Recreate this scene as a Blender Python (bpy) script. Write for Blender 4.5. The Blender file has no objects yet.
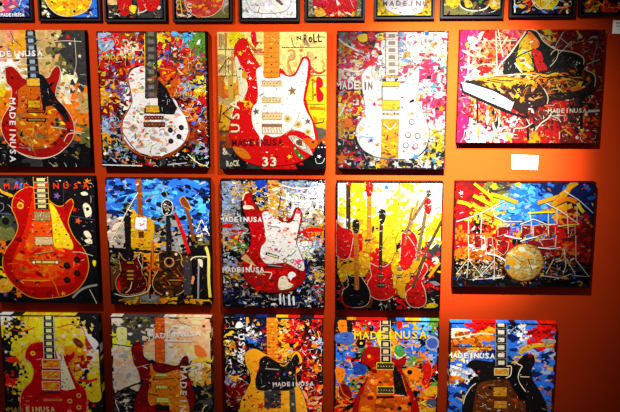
import bpy, math, random
from mathutils import Matrix, Vector
SC = bpy.context.scene
COL = SC.collection
PI = math.pi
FLOOR_TO_ORIGIN = 0.6          # the wall plan below is measured from a line 0.6 m above the floor

# ---------------------------------------------------------------- paint colours (as sRGB)
PAL = dict(k=(18,16,19), K=(55,52,52), w=(250,246,240), W=(244,228,190), g=(150,146,142), r=(222,18,10), R=(125,10,10),
           p=(232,60,110), m=(222,0,105), o=(238,118,12), O=(165,68,14), y=(248,214,24), Y=(232,162,24), b=(42,110,215),
           B=(16,32,88), c=(80,175,232), G=(84,140,42), t=(204,168,100), n=(92,48,20), v=(118,78,145), l=(150,170,205),
           e=(110,104,52), s=(236,150,108), d=(190,168,152),
           z=(250,220,128))
# data of the wall: every work with its place, size (metres), the brightness its colours were judged at, its ground
# colours from top to bottom, and its parts; shapes are in half millimetres from the work's top left corner
PAINTINGS=[
{'k':'11','x':-0.1,'z':1.228,'w':0.401,'h':0.5121,'E':3.9,'parts':[('painted_guitar',None,-1,[('p',(165,15,8),1,[187,278,240,265,289,306,337,359,447,347,512,347,544,296,585,261,608,296,597,359,572,422,562,479,579,514,624,565,672,641,691,731,673,808,618,873,536,932,430,955,326,940,249,911,186,862,145,797,128,720,149,643,207,553,228,435,193,385]),('r','W',4,1,[187,278,240,265,289,306,337,359,447,347,512,347,544,296,585,261,608,296,597,359,572,422,562,479,579,514,624,565,672,641,691,731,673,808,618,873,536,932,430,955,326,940,249,911,186,862,145,797,128,720,149,643,207,553,228,435,193,385,187,278]),('p',(215,95,8),1,[347,397,453,359,525,448,574,603,602,680,584,770,515,841,408,874,305,849,250,784,239,668,272,553,279,448]),('x','oOrYye',60,6.1,22.8,[276,502,559,539,613,731,540,861,367,914,227,836,241,630],'m'),('x','RrRkO',30,6.1,19.0,[187,278,240,265,289,306,337,359,447,347,512,347,544,296,585,261,608,296,597,359,572,422,562,479,579,514,624,565,672,641,691,731,673,808,618,873,536,932,430,955,326,940,249,911,186,862,145,797,128,720,149,643,207,553,228,435,193,385],'m'),('r','W',6.1,1,[248,914,338,953,443,959,549,926,620,871]),('r','W',5.3,1,[605,828,636,776,689,763,741,772]),('r','W',3.8,1,[509,719,574,725,664,744,767,763]),('r','g',4.6,1,[384,745,393,809,343,875,251,875]),('s','W',461,868,15),('x','egYk',16,4.6,13.7,[246,758,350,758,368,887,276,901],'m')]),('neck',None,0,[('p',(25,28,38),0,[362,0,433,0,446,359,356,359]),('r','g',2.7,0,[361,51,435,51]),('r','g',2.7,0,[360,103,437,103]),('r','g',2.7,0,[359,154,439,154]),('r','g',2.7,0,[359,205,440,205]),('r','g',2.7,0,[358,256,442,256]),('r','g',2.7,0,[357,308,444,308]),('p',(150,165,175),0,[378,12,418,12,418,39,378,39]),('p',(150,165,175),0,[378,63,418,63,418,91,378,91]),('p',(150,165,175),0,[379,114,419,114,419,142,379,142]),('p',(150,165,175),0,[379,166,419,166,419,193,379,193]),('p',(150,165,175),0,[380,217,420,217,420,245,380,245]),('p',(150,165,175),0,[380,268,420,268,420,296,380,296]),('p',(150,165,175),0,[381,320,421,320,421,347,381,347])]),('pickguard',None,0,[('p',(18,18,24),1,[435,328,482,340,515,403,552,473,579,527,628,571,654,680,580,609,531,558,460,559,448,441]),('x','rKk',8,3.8,9.9,[457,501,574,501,644,641],'m')]),('pickup',None,0,[('p',(230,180,50),0,[347,353,447,353,447,412,347,412]),('r','k',5,0,[347,353,447,353,447,412,347,412,347,353]),('d','k',355,382,3,3),('d','k',372,382,3,3),('d','k',389,382,3,3),('d','k',405,382,3,3),('d','k',422,382,3,3),('d','k',439,382,3,3)]),('pickup',None,0,[('p',(225,160,20),0,[346,517,440,517,440,575,346,575]),('r','k',5,0,[346,517,440,517,440,575,346,575,346,517]),('d','k',354,546,3,3),('d','k',370,546,3,3),('d','k',385,546,3,3),('d','k',401,546,3,3),('d','k',416,546,3,3),('d','k',432,546,3,3)]),('bridge',None,0,[('p','k',0,[338,588,474,588,474,614,338,614]),('p','O',0,[345,593,466,593,466,608,345,608]),('p','k',0,[328,652,480,652,480,678,328,678]),('p',(150,120,40),0,[341,658,468,658,468,671,341,671])]),('control_knob',None,0,[('d','k',558,665,13,13),('d','K',558,665,6,6)]),('control_knob',None,0,[('d','k',623,667,13,13),('d','K',623,667,6,6)]),('control_knob',None,0,[('d','k',562,699,13,13),('d','K',562,699,6,6)]),('control_knob',None,0,[('d','k',645,741,13,13),('d','K',645,741,6,6)]),('control_knob',None,0,[('d','k',590,785,13,13),('d','K',590,785,6,6)]),('control_knob',None,0,[('d','k',535,841,13,13),('d','K',535,841,6,6)]),('lettering','white stencilled letters along the top',-1,[('t','w','MADEINUSA',64,199,486,190,43)]),('lettering','white stencilled letters running down the left side',-1,[('t','w','MADEINUSA',209,495,180,990,47)]),('painted_star',None,-1,[('s','W',600,45,17),('s','r',678,50,20),('s','W',758,190,17),('s','W',689,99,14),('s','W',315,391,20),('s','w',393,124,15),('r','W',9.1,1,[140,392,219,387,289,395]),('r','W',3.8,1,[546,90,649,78,776,84]),('r','K',5.3,1,[245,4,272,72,326,121]),('r','W',5.3,1,[154,206,256,211,411,209,552,204]),('r','W',3.0,1,[726,59,730,233,713,309])])],'sides':'k','pal':'tYokWgO','n':260,'label':'red and amber guitar painting on tan and grey, top left of the large canvases','grid':['ttsYttKK','osYYteKK','wwwttteK','oWtWttWK','YyotttWo','Yoootoot','yooooooo','Rooooooe','KkkkrkKk','kkkKkkkk']},
{'k':'12','x':0.3451,'z':1.2233,'w':0.4093,'h':0.5078,'E':3.5,'parts':[('painted_guitar',None,-1,[('p',(210,80,15),1,[223,330,247,280,299,256,361,259,360,445,463,330,508,401,541,401,580,315,598,304,589,401,568,473,588,533,637,605,674,693,677,766,638,839,562,906,457,943,369,941,259,907,187,841,154,753,166,650,213,577,245,519,237,459,225,387]),('r','k',6.1,1,[223,330,247,280,299,256,361,259]),('r','k',9.9,1,[230,337,254,287,298,264,361,267,360,445,452,445,567,497,602,562,641,620,664,693,662,758,626,827,555,884,458,923,369,921,267,892,198,829,169,753,177,658,220,585,252,519,247,459,235,387,230,337]),('p',(235,228,222),1,[230,337,254,287,298,264,361,267,360,445,452,445,567,497,602,562,641,620,664,693,662,758,626,827,555,884,458,923,369,921,267,892,198,829,169,753,177,658,220,585,252,519,247,459,235,387]),('x','wWwds',90,6.1,19.8,[230,337,254,287,298,264,361,267,360,445,452,445,567,497,602,562,641,620,664,693,662,758,626,827,555,884,458,923,369,921,267,892,198,829,169,753,177,658,220,585,252,519,247,459,235,387],'s'),('x','YsrGlg',55,3.8,11.4,[230,337,254,287,298,264,361,267,360,445,452,445,567,497,602,562,641,620,664,693,662,758,626,827,555,884,458,923,369,921,267,892,198,829,169,753,177,658,220,585,252,519,247,459,235,387],'s'),('r','k',6.8,1,[169,753,217,826,281,900,384,936,488,928,593,876,653,810]),('r','G',5.3,1,[370,914,386,855,424,833]),('x','YOrG',20,4.6,12.2,[218,621,379,650,386,855,240,826],'m'),('p',(200,40,20),1,[458,266,524,251,589,266,580,330,520,365,471,330]),('r','k',5,1,[458,266,524,251,589,266,580,330,520,365,471,330,458,266]),('x','oyrO',14,6.1,15.2,[458,266,589,266,520,365],'m')]),('neck',None,0,[('p',(60,55,52),0,[371,-7,449,-7,443,491,350,491]),('r',(40,30,25),2.7,0,[369,48,448,48]),('r',(40,30,25),2.7,0,[366,104,448,104]),('r',(40,30,25),2.7,0,[364,159,447,159]),('r',(40,30,25),2.7,0,[362,214,446,214]),('r',(40,30,25),2.7,0,[359,270,446,270]),('r',(40,30,25),2.7,0,[357,325,445,325]),('r',(40,30,25),2.7,0,[355,380,444,380]),('r',(40,30,25),2.7,0,[352,436,444,436]),('p',(112,104,88),0,[387,6,431,6,431,36,387,36]),('p',(112,104,88),0,[386,61,430,61,430,91,386,91]),('p',(112,104,88),0,[384,116,428,116,428,146,384,146]),('p',(112,104,88),0,[383,172,427,172,427,202,383,202]),('p',(112,104,88),0,[381,227,425,227,425,257,381,257]),('p',(112,104,88),0,[380,282,424,282,424,312,380,312]),('p',(112,104,88),0,[378,338,422,338,422,368,378,368]),('p',(112,104,88),0,[377,393,421,393,421,423,377,423]),('p',(112,104,88),0,[375,448,419,448,419,478,375,478]),('r','k',3.8,0,[371,-7,350,491]),('r','k',3.8,0,[449,-7,443,491]),('x','gkOYe',20,4.6,10.6,[365,230,445,230,440,488,356,488],'m')]),('pickguard',None,0,[('p',(20,18,22),0,[451,347,511,416,546,480,587,562,564,613,469,609,337,606,341,563,441,562]),('x','gwk',10,2.3,6.1,[461,387,546,480,544,545,457,531],'m')]),('pickup',None,0,[('p',(215,160,30),0,[350,548,451,548,451,599,350,599]),('r','k',5,0,[350,548,451,548,451,599,350,599,350,548]),('d','k',358,574,3,3),('d','k',375,574,3,3),('d','k',392,574,3,3),('d','k',409,574,3,3),('d','k',426,574,3,3),('d','k',443,574,3,3)]),('pickup',None,0,[('p',(120,45,25),0,[339,624,479,624,479,649,339,649]),('r','k',5,0,[339,624,479,624,479,649,339,649,339,624]),('d','W',351,636,3,3),('d','W',374,636,3,3),('d','W',397,636,3,3),('d','W',421,636,3,3),('d','W',444,636,3,3),('d','W',467,636,3,3)]),('pickup',None,0,[('p',(110,50,30),0,[331,672,492,672,492,705,331,705]),('r','k',5,0,[331,672,492,672,492,705,331,705,331,672]),('d','Y',344,688,3,3),('d','Y',371,688,3,3),('d','Y',398,688,3,3),('d','Y',425,688,3,3),('d','Y',452,688,3,3),('d','Y',479,688,3,3)]),('control_knob',None,0,[('d','k',532,730,20,20),('d','K',532,730,9,9)]),('control_knob',None,0,[('d','k',615,710,20,20),('d','K',615,710,9,9)]),('control_knob',None,0,[('d','k',533,813,20,20),('d','K',533,813,9,9)]),('control_knob',None,0,[('d','k',596,778,20,20),('d','K',596,778,9,9)]),('lettering','small pale letters at upper left',-1,[('t','Y','MADEINUSA',32,205,354,205,32)]),('lettering','small pale letters at right',-1,[('t','Y','EINUSA',561,476,779,476,32)]),('paint_streaks',None,-1,[('r','y',4.6,1,[361,18,355,259,344,402]),('r','W',6.8,1,[211,89,231,131,340,138]),('r','W',6.1,1,[596,273,638,315]),('r','r',3.8,1,[10,53,343,47]),('p','y',1,[426,237,482,202,473,244,444,266]),('p','G',1,[685,89,754,26,761,61,708,131]),('p','c',1,[561,5,604,5,610,40,567,33]),('r','w',7.6,1,[2,997,143,1000,307,1003]),('r','w',6.1,1,[658,913,723,972,767,994]),('r','w',4.6,1,[500,995,649,979]),('d','c',592,642,9,9),('d','c',367,981,9,9)])],'sides':'k','edge':'k','pal':'rRwlBvyOkYbGs','n':620,'label':'white guitar painting with four black knobs and black pickguard on a busy red speckled ground','grid':['lrORyrcG','lrWrrKrG','rRrrvroO','RRoYkrOB','Yvwwkoly','YRwwkkRr','RkwwwwoB','lOwwwwRO','YkwwwwOR','KlkRRkkl','kkkkKkkk']},
{'k':'13','x':0.7951,'z':1.2204,'w':0.4037,'h':0.5089,'E':6.2,'parts':[('ground_lettering','ochre and red letters painted on the cream ground',-1,[('r',(190,120,40),19.8,0,[20,14,21,105]),('r',(205,130,50),15.2,0,[63,7,64,112]),('r',(190,110,40),15.2,0,[234,84,283,140,333,126]),('r',(150,90,40),12.2,1,[50,687,5,730,78,767]),('r','K',3.0,0,[34,14,35,105]),('p','y',1,[92,2,142,7,120,42,148,70,104,112,83,70]),('r','k',4.6,1,[151,42,184,58,227,49]),('p',(215,0,40),1,[252,3,285,3,288,112,255,70]),('d','k',282,130,7,7),('r','t',15.2,0,[232,161,340,157]),('r','K',6.1,0,[7,289,81,182,79,303]),('r','K',3.8,0,[36,253,84,253]),('r','t',19.0,0,[111,140,112,296]),('r',(205,110,30),45.6,0,[20,331,22,453,54,482]),('r',(200,160,60),38.0,0,[93,324,94,499]),('d','k',96,390,8,8),('t','t','R',15,119,69,119,106),('t',(200,90,40),'L',22,484,80,484,129),('t',(205,120,50),'T',77,317,138,317,137),('t','t','C',507,321,576,321,167),('t',(60,35,30),'N',588,61,623,56,30),('t',(70,40,30),'RoLL',637,78,777,73,61),('r','K',4.6,1,[549,42,563,98,584,112]),('r','k',3.8,0,[477,112,798,109]),('r','K',3.8,0,[-1,321,144,318]),('r','K',3.8,0,[61,119,57,317]),('r','K',3.8,0,[3,126,341,123]),('r',(150,100,40),4.6,0,[627,316,806,316]),('r',(220,140,60),12.2,1,[520,137,562,133,569,189,526,217,555,309]),('r',(200,80,30),16.7,1,[691,253,720,288,763,298,799,274]),('s',(150,60,30),728,185,15),('d','o',620,133,12,12),('r','Y',12.2,1,[770,203,791,231,777,267]),('r','t',9.1,1,[584,203,574,253]),('p','y',0,[660,338,703,338,703,497,659,498]),('p',(120,100,30),0,[703,338,711,338,711,497,703,497]),('p',(220,0,30),1,[734,335,777,345,780,394,756,409,785,451,781,497,737,497]),('d','k',722,459,7,7),('r','k',7.6,0,[21,534,4,665]),('r','k',7.6,0,[118,530,30,599,109,660]),('r','k',6.1,0,[-1,665,28,662]),('r','K',7.6,1,[691,670,778,662,793,626]),('r','o',22.8,0,[684,554,800,561]),('r','k',3.0,0,[662,526,800,528]),('r',(70,60,50),15.2,1,[-2,738,78,730]),('t','W','&',24,914,68,906,53),('t','W','RoCK',51,1002,155,995,46),('d','w',750,850,5,5),('d','w',776,850,5,5),('d','w',799,850,5,5),('s','w',754,921,17),('r','w',3.0,1,[728,933,735,970,779,969,797,932]),('p',(90,75,60),1,[648,699,800,713,800,771,691,786])]),('painted_guitar',None,-1,[('p',(215,0,15),1,[125,112,148,70,191,44,227,70,240,126,282,196,339,267,469,267,519,316,569,302,605,238,627,189,663,179,687,217,688,295,670,395,648,498,655,497,677,583,713,655,738,742,735,830,691,911,589,970,442,993,309,994,192,957,120,891,84,803,76,716,102,614,133,527,163,498,170,481,157,395,141,296,128,196]),('r',(150,0,10),4,1,[125,112,148,70,191,44,227,70,240,126,282,196,339,267,469,267,519,316,569,302,605,238,627,189,663,179,687,217,688,295,670,395,648,498,655,497,677,583,713,655,738,742,735,830,691,911,589,970,442,993,309,994,192,957,120,891,84,803,76,716,102,614,133,527,163,498,170,481,157,395,141,296,128,196,125,112]),('p',(240,225,190),1,[128,196,146,182,187,295,222,395,184,499,155,498,154,395,141,296]),('p',(225,150,30),1,[188,274,223,317,216,338,180,331]),('x','wwyo',30,3.0,6.8,[133,70,227,70,318,253,301,481,185,481,158,338],'m'),('x','wyo',34,2.7,6.1,[111,527,270,613,312,788,720,845,589,963,222,950,92,789],'m'),('s','y',168,154,21),('s','w',235,216,15),('s','w',240,338,15),('p',(225,120,20),1,[106,847,193,869,237,935,178,935,120,891]),('p',(190,185,170),1,[524,772,575,765,648,808,684,860,706,911,662,889,589,845]),('p',(235,225,200),1,[543,780,589,779,648,823,655,867,589,845]),('r','K',3,1,[543,780,589,779,648,823,655,867,589,845,543,780]),('p',(120,70,40),1,[582,801,618,794,626,838,589,831]),('p',(60,120,30),1,[560,838,604,889,647,926,625,941,574,897]),('d','w',574,860,6,6),('d','w',604,911,6,6),('d','w',625,933,6,6),('s','y',530,922,21),('s','o',560,723,14),('p',(230,90,10),1,[633,787,735,793,735,845,691,859]),('x','oye',14,5.3,13.7,[184,498,257,498,241,570,198,570],'m')]),('neck',None,1,[('p',(225,140,35),0,[346,0,459,0,458,331,343,331]),('r',(170,95,30),2.7,0,[346,37,459,37]),('r',(170,95,30),2.7,0,[345,74,459,74]),('r',(170,95,30),2.7,0,[345,110,459,110]),('r',(170,95,30),2.7,0,[345,147,459,147]),('r',(170,95,30),2.7,0,[344,184,458,184]),('r',(170,95,30),2.7,0,[344,221,458,221]),('r',(170,95,30),2.7,0,[344,257,458,257]),('r',(170,95,30),2.7,0,[343,294,458,294]),('d','k',401,119,5,5),('d','k',402,176,5,5),('d','k',401,236,5,5),('d','k',402,287,5,5)]),('pickguard',None,1,[('p',(250,245,235),1,[289,274,339,253,346,331,458,331,468,302,519,324,576,316,619,238,641,196,663,203,671,238,660,338,641,452,636,511,662,583,699,655,713,728,720,794,648,743,546,721,465,765,400,773,344,758,311,846,305,773,262,700,248,628,256,556,289,512,298,438,291,352]),('s',(150,110,60),553,430,38),('s',(95,85,75),282,584,30),('s',(110,90,70),669,656,27),('r','t',3.8,1,[502,758,575,670,612,583])]),('pickup',None,1,[('p',(235,205,140),0,[331,357,475,357,475,394,331,394]),('r',(160,120,60),5,0,[331,357,475,357,475,394,331,394,331,357]),('d',(80,60,30),345,376,4,4),('d',(80,60,30),368,376,4,4),('d',(80,60,30),391,376,4,4),('d',(80,60,30),414,376,4,4),('d',(80,60,30),438,376,4,4),('d',(80,60,30),461,376,4,4)]),('pickup',None,1,[('p',(235,205,140),0,[327,481,471,481,471,518,327,518]),('r',(160,120,60),5,0,[327,481,471,481,471,518,327,518,327,481]),('d',(80,60,30),341,499,4,4),('d',(80,60,30),364,499,4,4),('d',(80,60,30),387,499,4,4),('d',(80,60,30),411,499,4,4),('d',(80,60,30),434,499,4,4),('d',(80,60,30),457,499,4,4)]),('pickup',None,1,[('p',(235,205,140),0,[328,593,473,593,473,642,328,642]),('r',(160,120,60),5,0,[328,593,473,593,473,642,328,642,328,593]),('d',(80,60,30),343,617,4,4),('d',(80,60,30),366,617,4,4),('d',(80,60,30),389,617,4,4),('d',(80,60,30),413,617,4,4),('d',(80,60,30),436,617,4,4),('d',(80,60,30),459,617,4,4)]),('control_knob',None,1,[('d',(235,205,130),517,637,27,27),('d',(170,130,60),517,637,12,12)]),('control_knob',None,1,[('d',(235,205,130),597,678,27,27),('d',(170,130,60),597,678,12,12)]),('control_knob',None,1,[('d',(235,205,130),671,735,27,27),('d',(170,130,60),671,735,12,12)]),('bridge',None,1,[('p',(160,110,80),0,[325,674,476,674,476,751,325,751]),('p',(250,235,200),0,[330,700,473,700,473,746,330,746]),('r',(200,60,40),4.6,0,[345,703,353,741]),('r',(200,60,40),4.6,0,[367,703,375,741]),('r',(200,60,40),4.6,0,[389,703,397,741]),('r',(200,60,40),4.6,0,[410,703,419,741]),('r',(200,60,40),4.6,0,[432,703,441,741]),('r',(200,60,40),4.6,0,[454,703,463,741])]),('lettering','dark stencilled letters across the guitar body',-1,[('t',(90,10,15),'MADEINUSA',94,843,484,835,50)]),('lettering','cream letters running up the guitar side',-1,[('t',(250,225,180),'USA',159,752,155,484,68)]),('number_lettering','cream number 33',-1,[('t',(250,235,200),'33',317,997,439,996,72)])],'warm':1,'rough':0.35,'sides':(200,120,30),'pal':'WyWttW','n':60,'label':'red and white guitar painting with cream number 33 on cream lettered ground','grid':['WyWWWWWW','WWrWWWtW','tWWWWWWW','WWWWWWoW','oYWWWWyy','tWWWWWyy','YtWWWWyy','YtWWWWoY','OOrrrreO','Kkrrrrkk','KkKrrrkk']},
{'k':'14','x':1.2382,'z':1.2244,'w':0.4073,'h':0.5107,'E':30,'parts':[('painted_guitar',None,-1,[('p',(248,245,240),1,[178,324,213,274,255,253,263,331,357,373,472,387,521,345,576,281,597,260,606,330,596,415,589,504,611,546,656,632,687,719,687,806,648,886,577,937,476,945,330,936,228,902,169,844,142,764,153,691,195,626,209,561,201,504,186,416]),('r',(150,140,130),5,1,[178,324,213,274,255,253,263,331,357,373,472,387,521,345,576,281,597,260,606,330,596,415,589,504,611,546,656,632,687,719,687,806,648,886,577,937,476,945,330,936,228,902,169,844,142,764,153,691,195,626,209,561,201,504,186,416,178,324]),('r','k',10.6,1,[142,749,154,815,198,880,272,924]),('x','wwWs',60,6.1,18.2,[178,324,213,274,255,253,263,331,357,373,472,387,521,345,576,281,597,260,606,330,596,415,589,504,611,546,656,632,687,719,687,806,648,886,577,937,476,945,330,936,228,902,169,844,142,764,153,691,195,626,209,561,201,504,186,416],'s'),('x','spyw',16,3.8,10.6,[178,324,213,274,255,253,263,331,357,373,472,387,521,345,576,281,597,260,606,330,596,415,589,504,611,546,656,632,687,719,687,806,648,886,577,937,476,945,330,936,228,902,169,844,142,764,153,691,195,626,209,561,201,504,186,416],'s'),('r','c',6.1,1,[168,771,219,781,277,785]),('s','b',258,804,23),('s','m',278,535,23),('s','c',591,926,30),('s','o',503,886,14),('r','k',6.8,1,[620,915,669,864,689,791])]),('neck',None,0,[('p',(240,225,205),0,[352,11,443,11,452,319,360,319]),('r',(150,110,100),2.7,0,[353,62,444,62]),('r',(150,110,100),2.7,0,[355,114,446,114]),('r',(150,110,100),2.7,0,[356,165,448,165]),('r',(150,110,100),2.7,0,[357,216,449,216]),('r',(150,110,100),2.7,0,[359,268,450,268]),('p',(150,135,125),0,[373,23,424,23,424,51,373,51]),('p',(150,135,125),0,[374,74,425,74,425,102,374,102]),('p',(150,135,125),0,[376,125,427,125,427,153,376,153]),('p',(150,135,125),0,[377,177,428,177,428,205,377,205]),('p',(150,135,125),0,[378,228,429,228,429,256,378,256]),('p',(150,135,125),0,[380,279,431,279,431,307,380,307]),('r',(110,80,70),3.8,0,[352,11,360,319]),('r',(110,80,70),3.8,0,[443,11,452,319]),('r','Y',5.3,1,[352,331,456,331])]),('pickguard',None,0,[('p',(235,180,15),0,[337,647,461,647,461,935,337,935]),('r',(190,130,30),5,0,[337,647,461,647,461,935,337,935,337,647]),('x','yyYO',60,4.6,12.2,[340,650,452,650,458,932,345,933],'m'),('r','w',7.6,1,[348,676,399,720,441,676]),('r','r',3.8,1,[342,800,415,785,450,770])]),('pickup',None,0,[('p',(235,205,60),0,[333,366,462,366,462,404,333,404]),('r',(110,80,40),5,0,[333,366,462,366,462,404,333,404,333,366]),('d',(160,110,20),344,385,3,3),('d',(160,110,20),365,385,3,3),('d',(160,110,20),387,385,3,3),('d',(160,110,20),408,385,3,3),('d',(160,110,20),430,385,3,3),('d',(160,110,20),451,385,3,3),('r',(90,70,60),7.6,0,[333,397,335,500])]),('pickup',None,0,[('p',(240,205,50),0,[335,504,465,504,465,578,335,578]),('r',(110,90,70),5,0,[335,504,465,504,465,578,335,578,335,504]),('d',(160,110,20),346,541,3,3),('d',(160,110,20),368,541,3,3),('d',(160,110,20),389,541,3,3),('d',(160,110,20),411,541,3,3),('d',(160,110,20),432,541,3,3),('d',(160,110,20),454,541,3,3)]),('bridge',None,0,[('p',(230,190,120),0,[333,597,469,597,469,615,333,615]),('d',(120,80,40),348,606,6,6),('d',(120,80,40),377,606,6,6),('d',(120,80,40),429,605,6,6),('d',(120,80,40),454,605,6,6)]),('control_knob',None,0,[('d',(90,80,80),558,664,22,22),('d',(248,240,235),558,664,16,16)]),('control_knob',None,0,[('d',(90,80,80),533,764,22,22),('d',(248,240,235),533,764,16,16)]),('control_knob',None,0,[('d',(90,80,80),604,770,22,22),('d',(248,240,235),604,770,16,16)]),('control_knob',None,0,[('d',(90,80,80),518,841,22,22),('d',(248,240,235),518,841,16,16)]),('control_knob',None,0,[('d',(90,80,80),591,847,22,22),('d',(248,240,235),591,847,16,16)]),('lettering','white letters with dark outline at left',-1,[('t',(30,30,40),'MADE',-18,429,162,429,61),('t','w','MADE',-11,425,167,425,58),('t',(120,110,100),'IN',193,427,265,425,56)]),('paint_streaks',None,-1,[('r','w',12.2,1,[11,57,61,99,161,148]),('r','w',12.2,1,[48,274,134,296,191,281,241,232]),('p',(220,10,40),1,[184,260,262,197,283,204,213,274]),('p',(215,20,60),1,[224,15,273,15,267,64,239,71]),('d','b',167,15,15,15),('d','b',655,20,15,15),('p','y',1,[146,36,210,22,217,71,168,78]),('s','y',173,569,30),('s','Y',776,567,30),('s','y',763,863,46),('s','o',39,940,53),('s','y',309,997,30),('s','w',447,982,30),('s','y',766,966,30),('s','w',113,345,30),('r','r',6.1,1,[476,260,575,246,690,267]),('s','c',715,401,30),('p','o',1,[22,656,95,641,117,692,59,706]),('r','w',10.6,1,[22,620,65,533])])],'rough':0.5,'sides':'k','edge':(60,25,20),'pal':'wpyrYwwmgkwc','n':560,'label':'white double-horned guitar painting with gold centre on splashed pink and yellow ground','grid':['grkylwww','YrrwlwWw','pWpwWwpw','WpWwwppp','ryKwwwww','rrwwwwpp','yrwwwwwp','Yrwwwwww','Kkwwwwwy','krkwwwyk','rkkYkkwk']},
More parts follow.
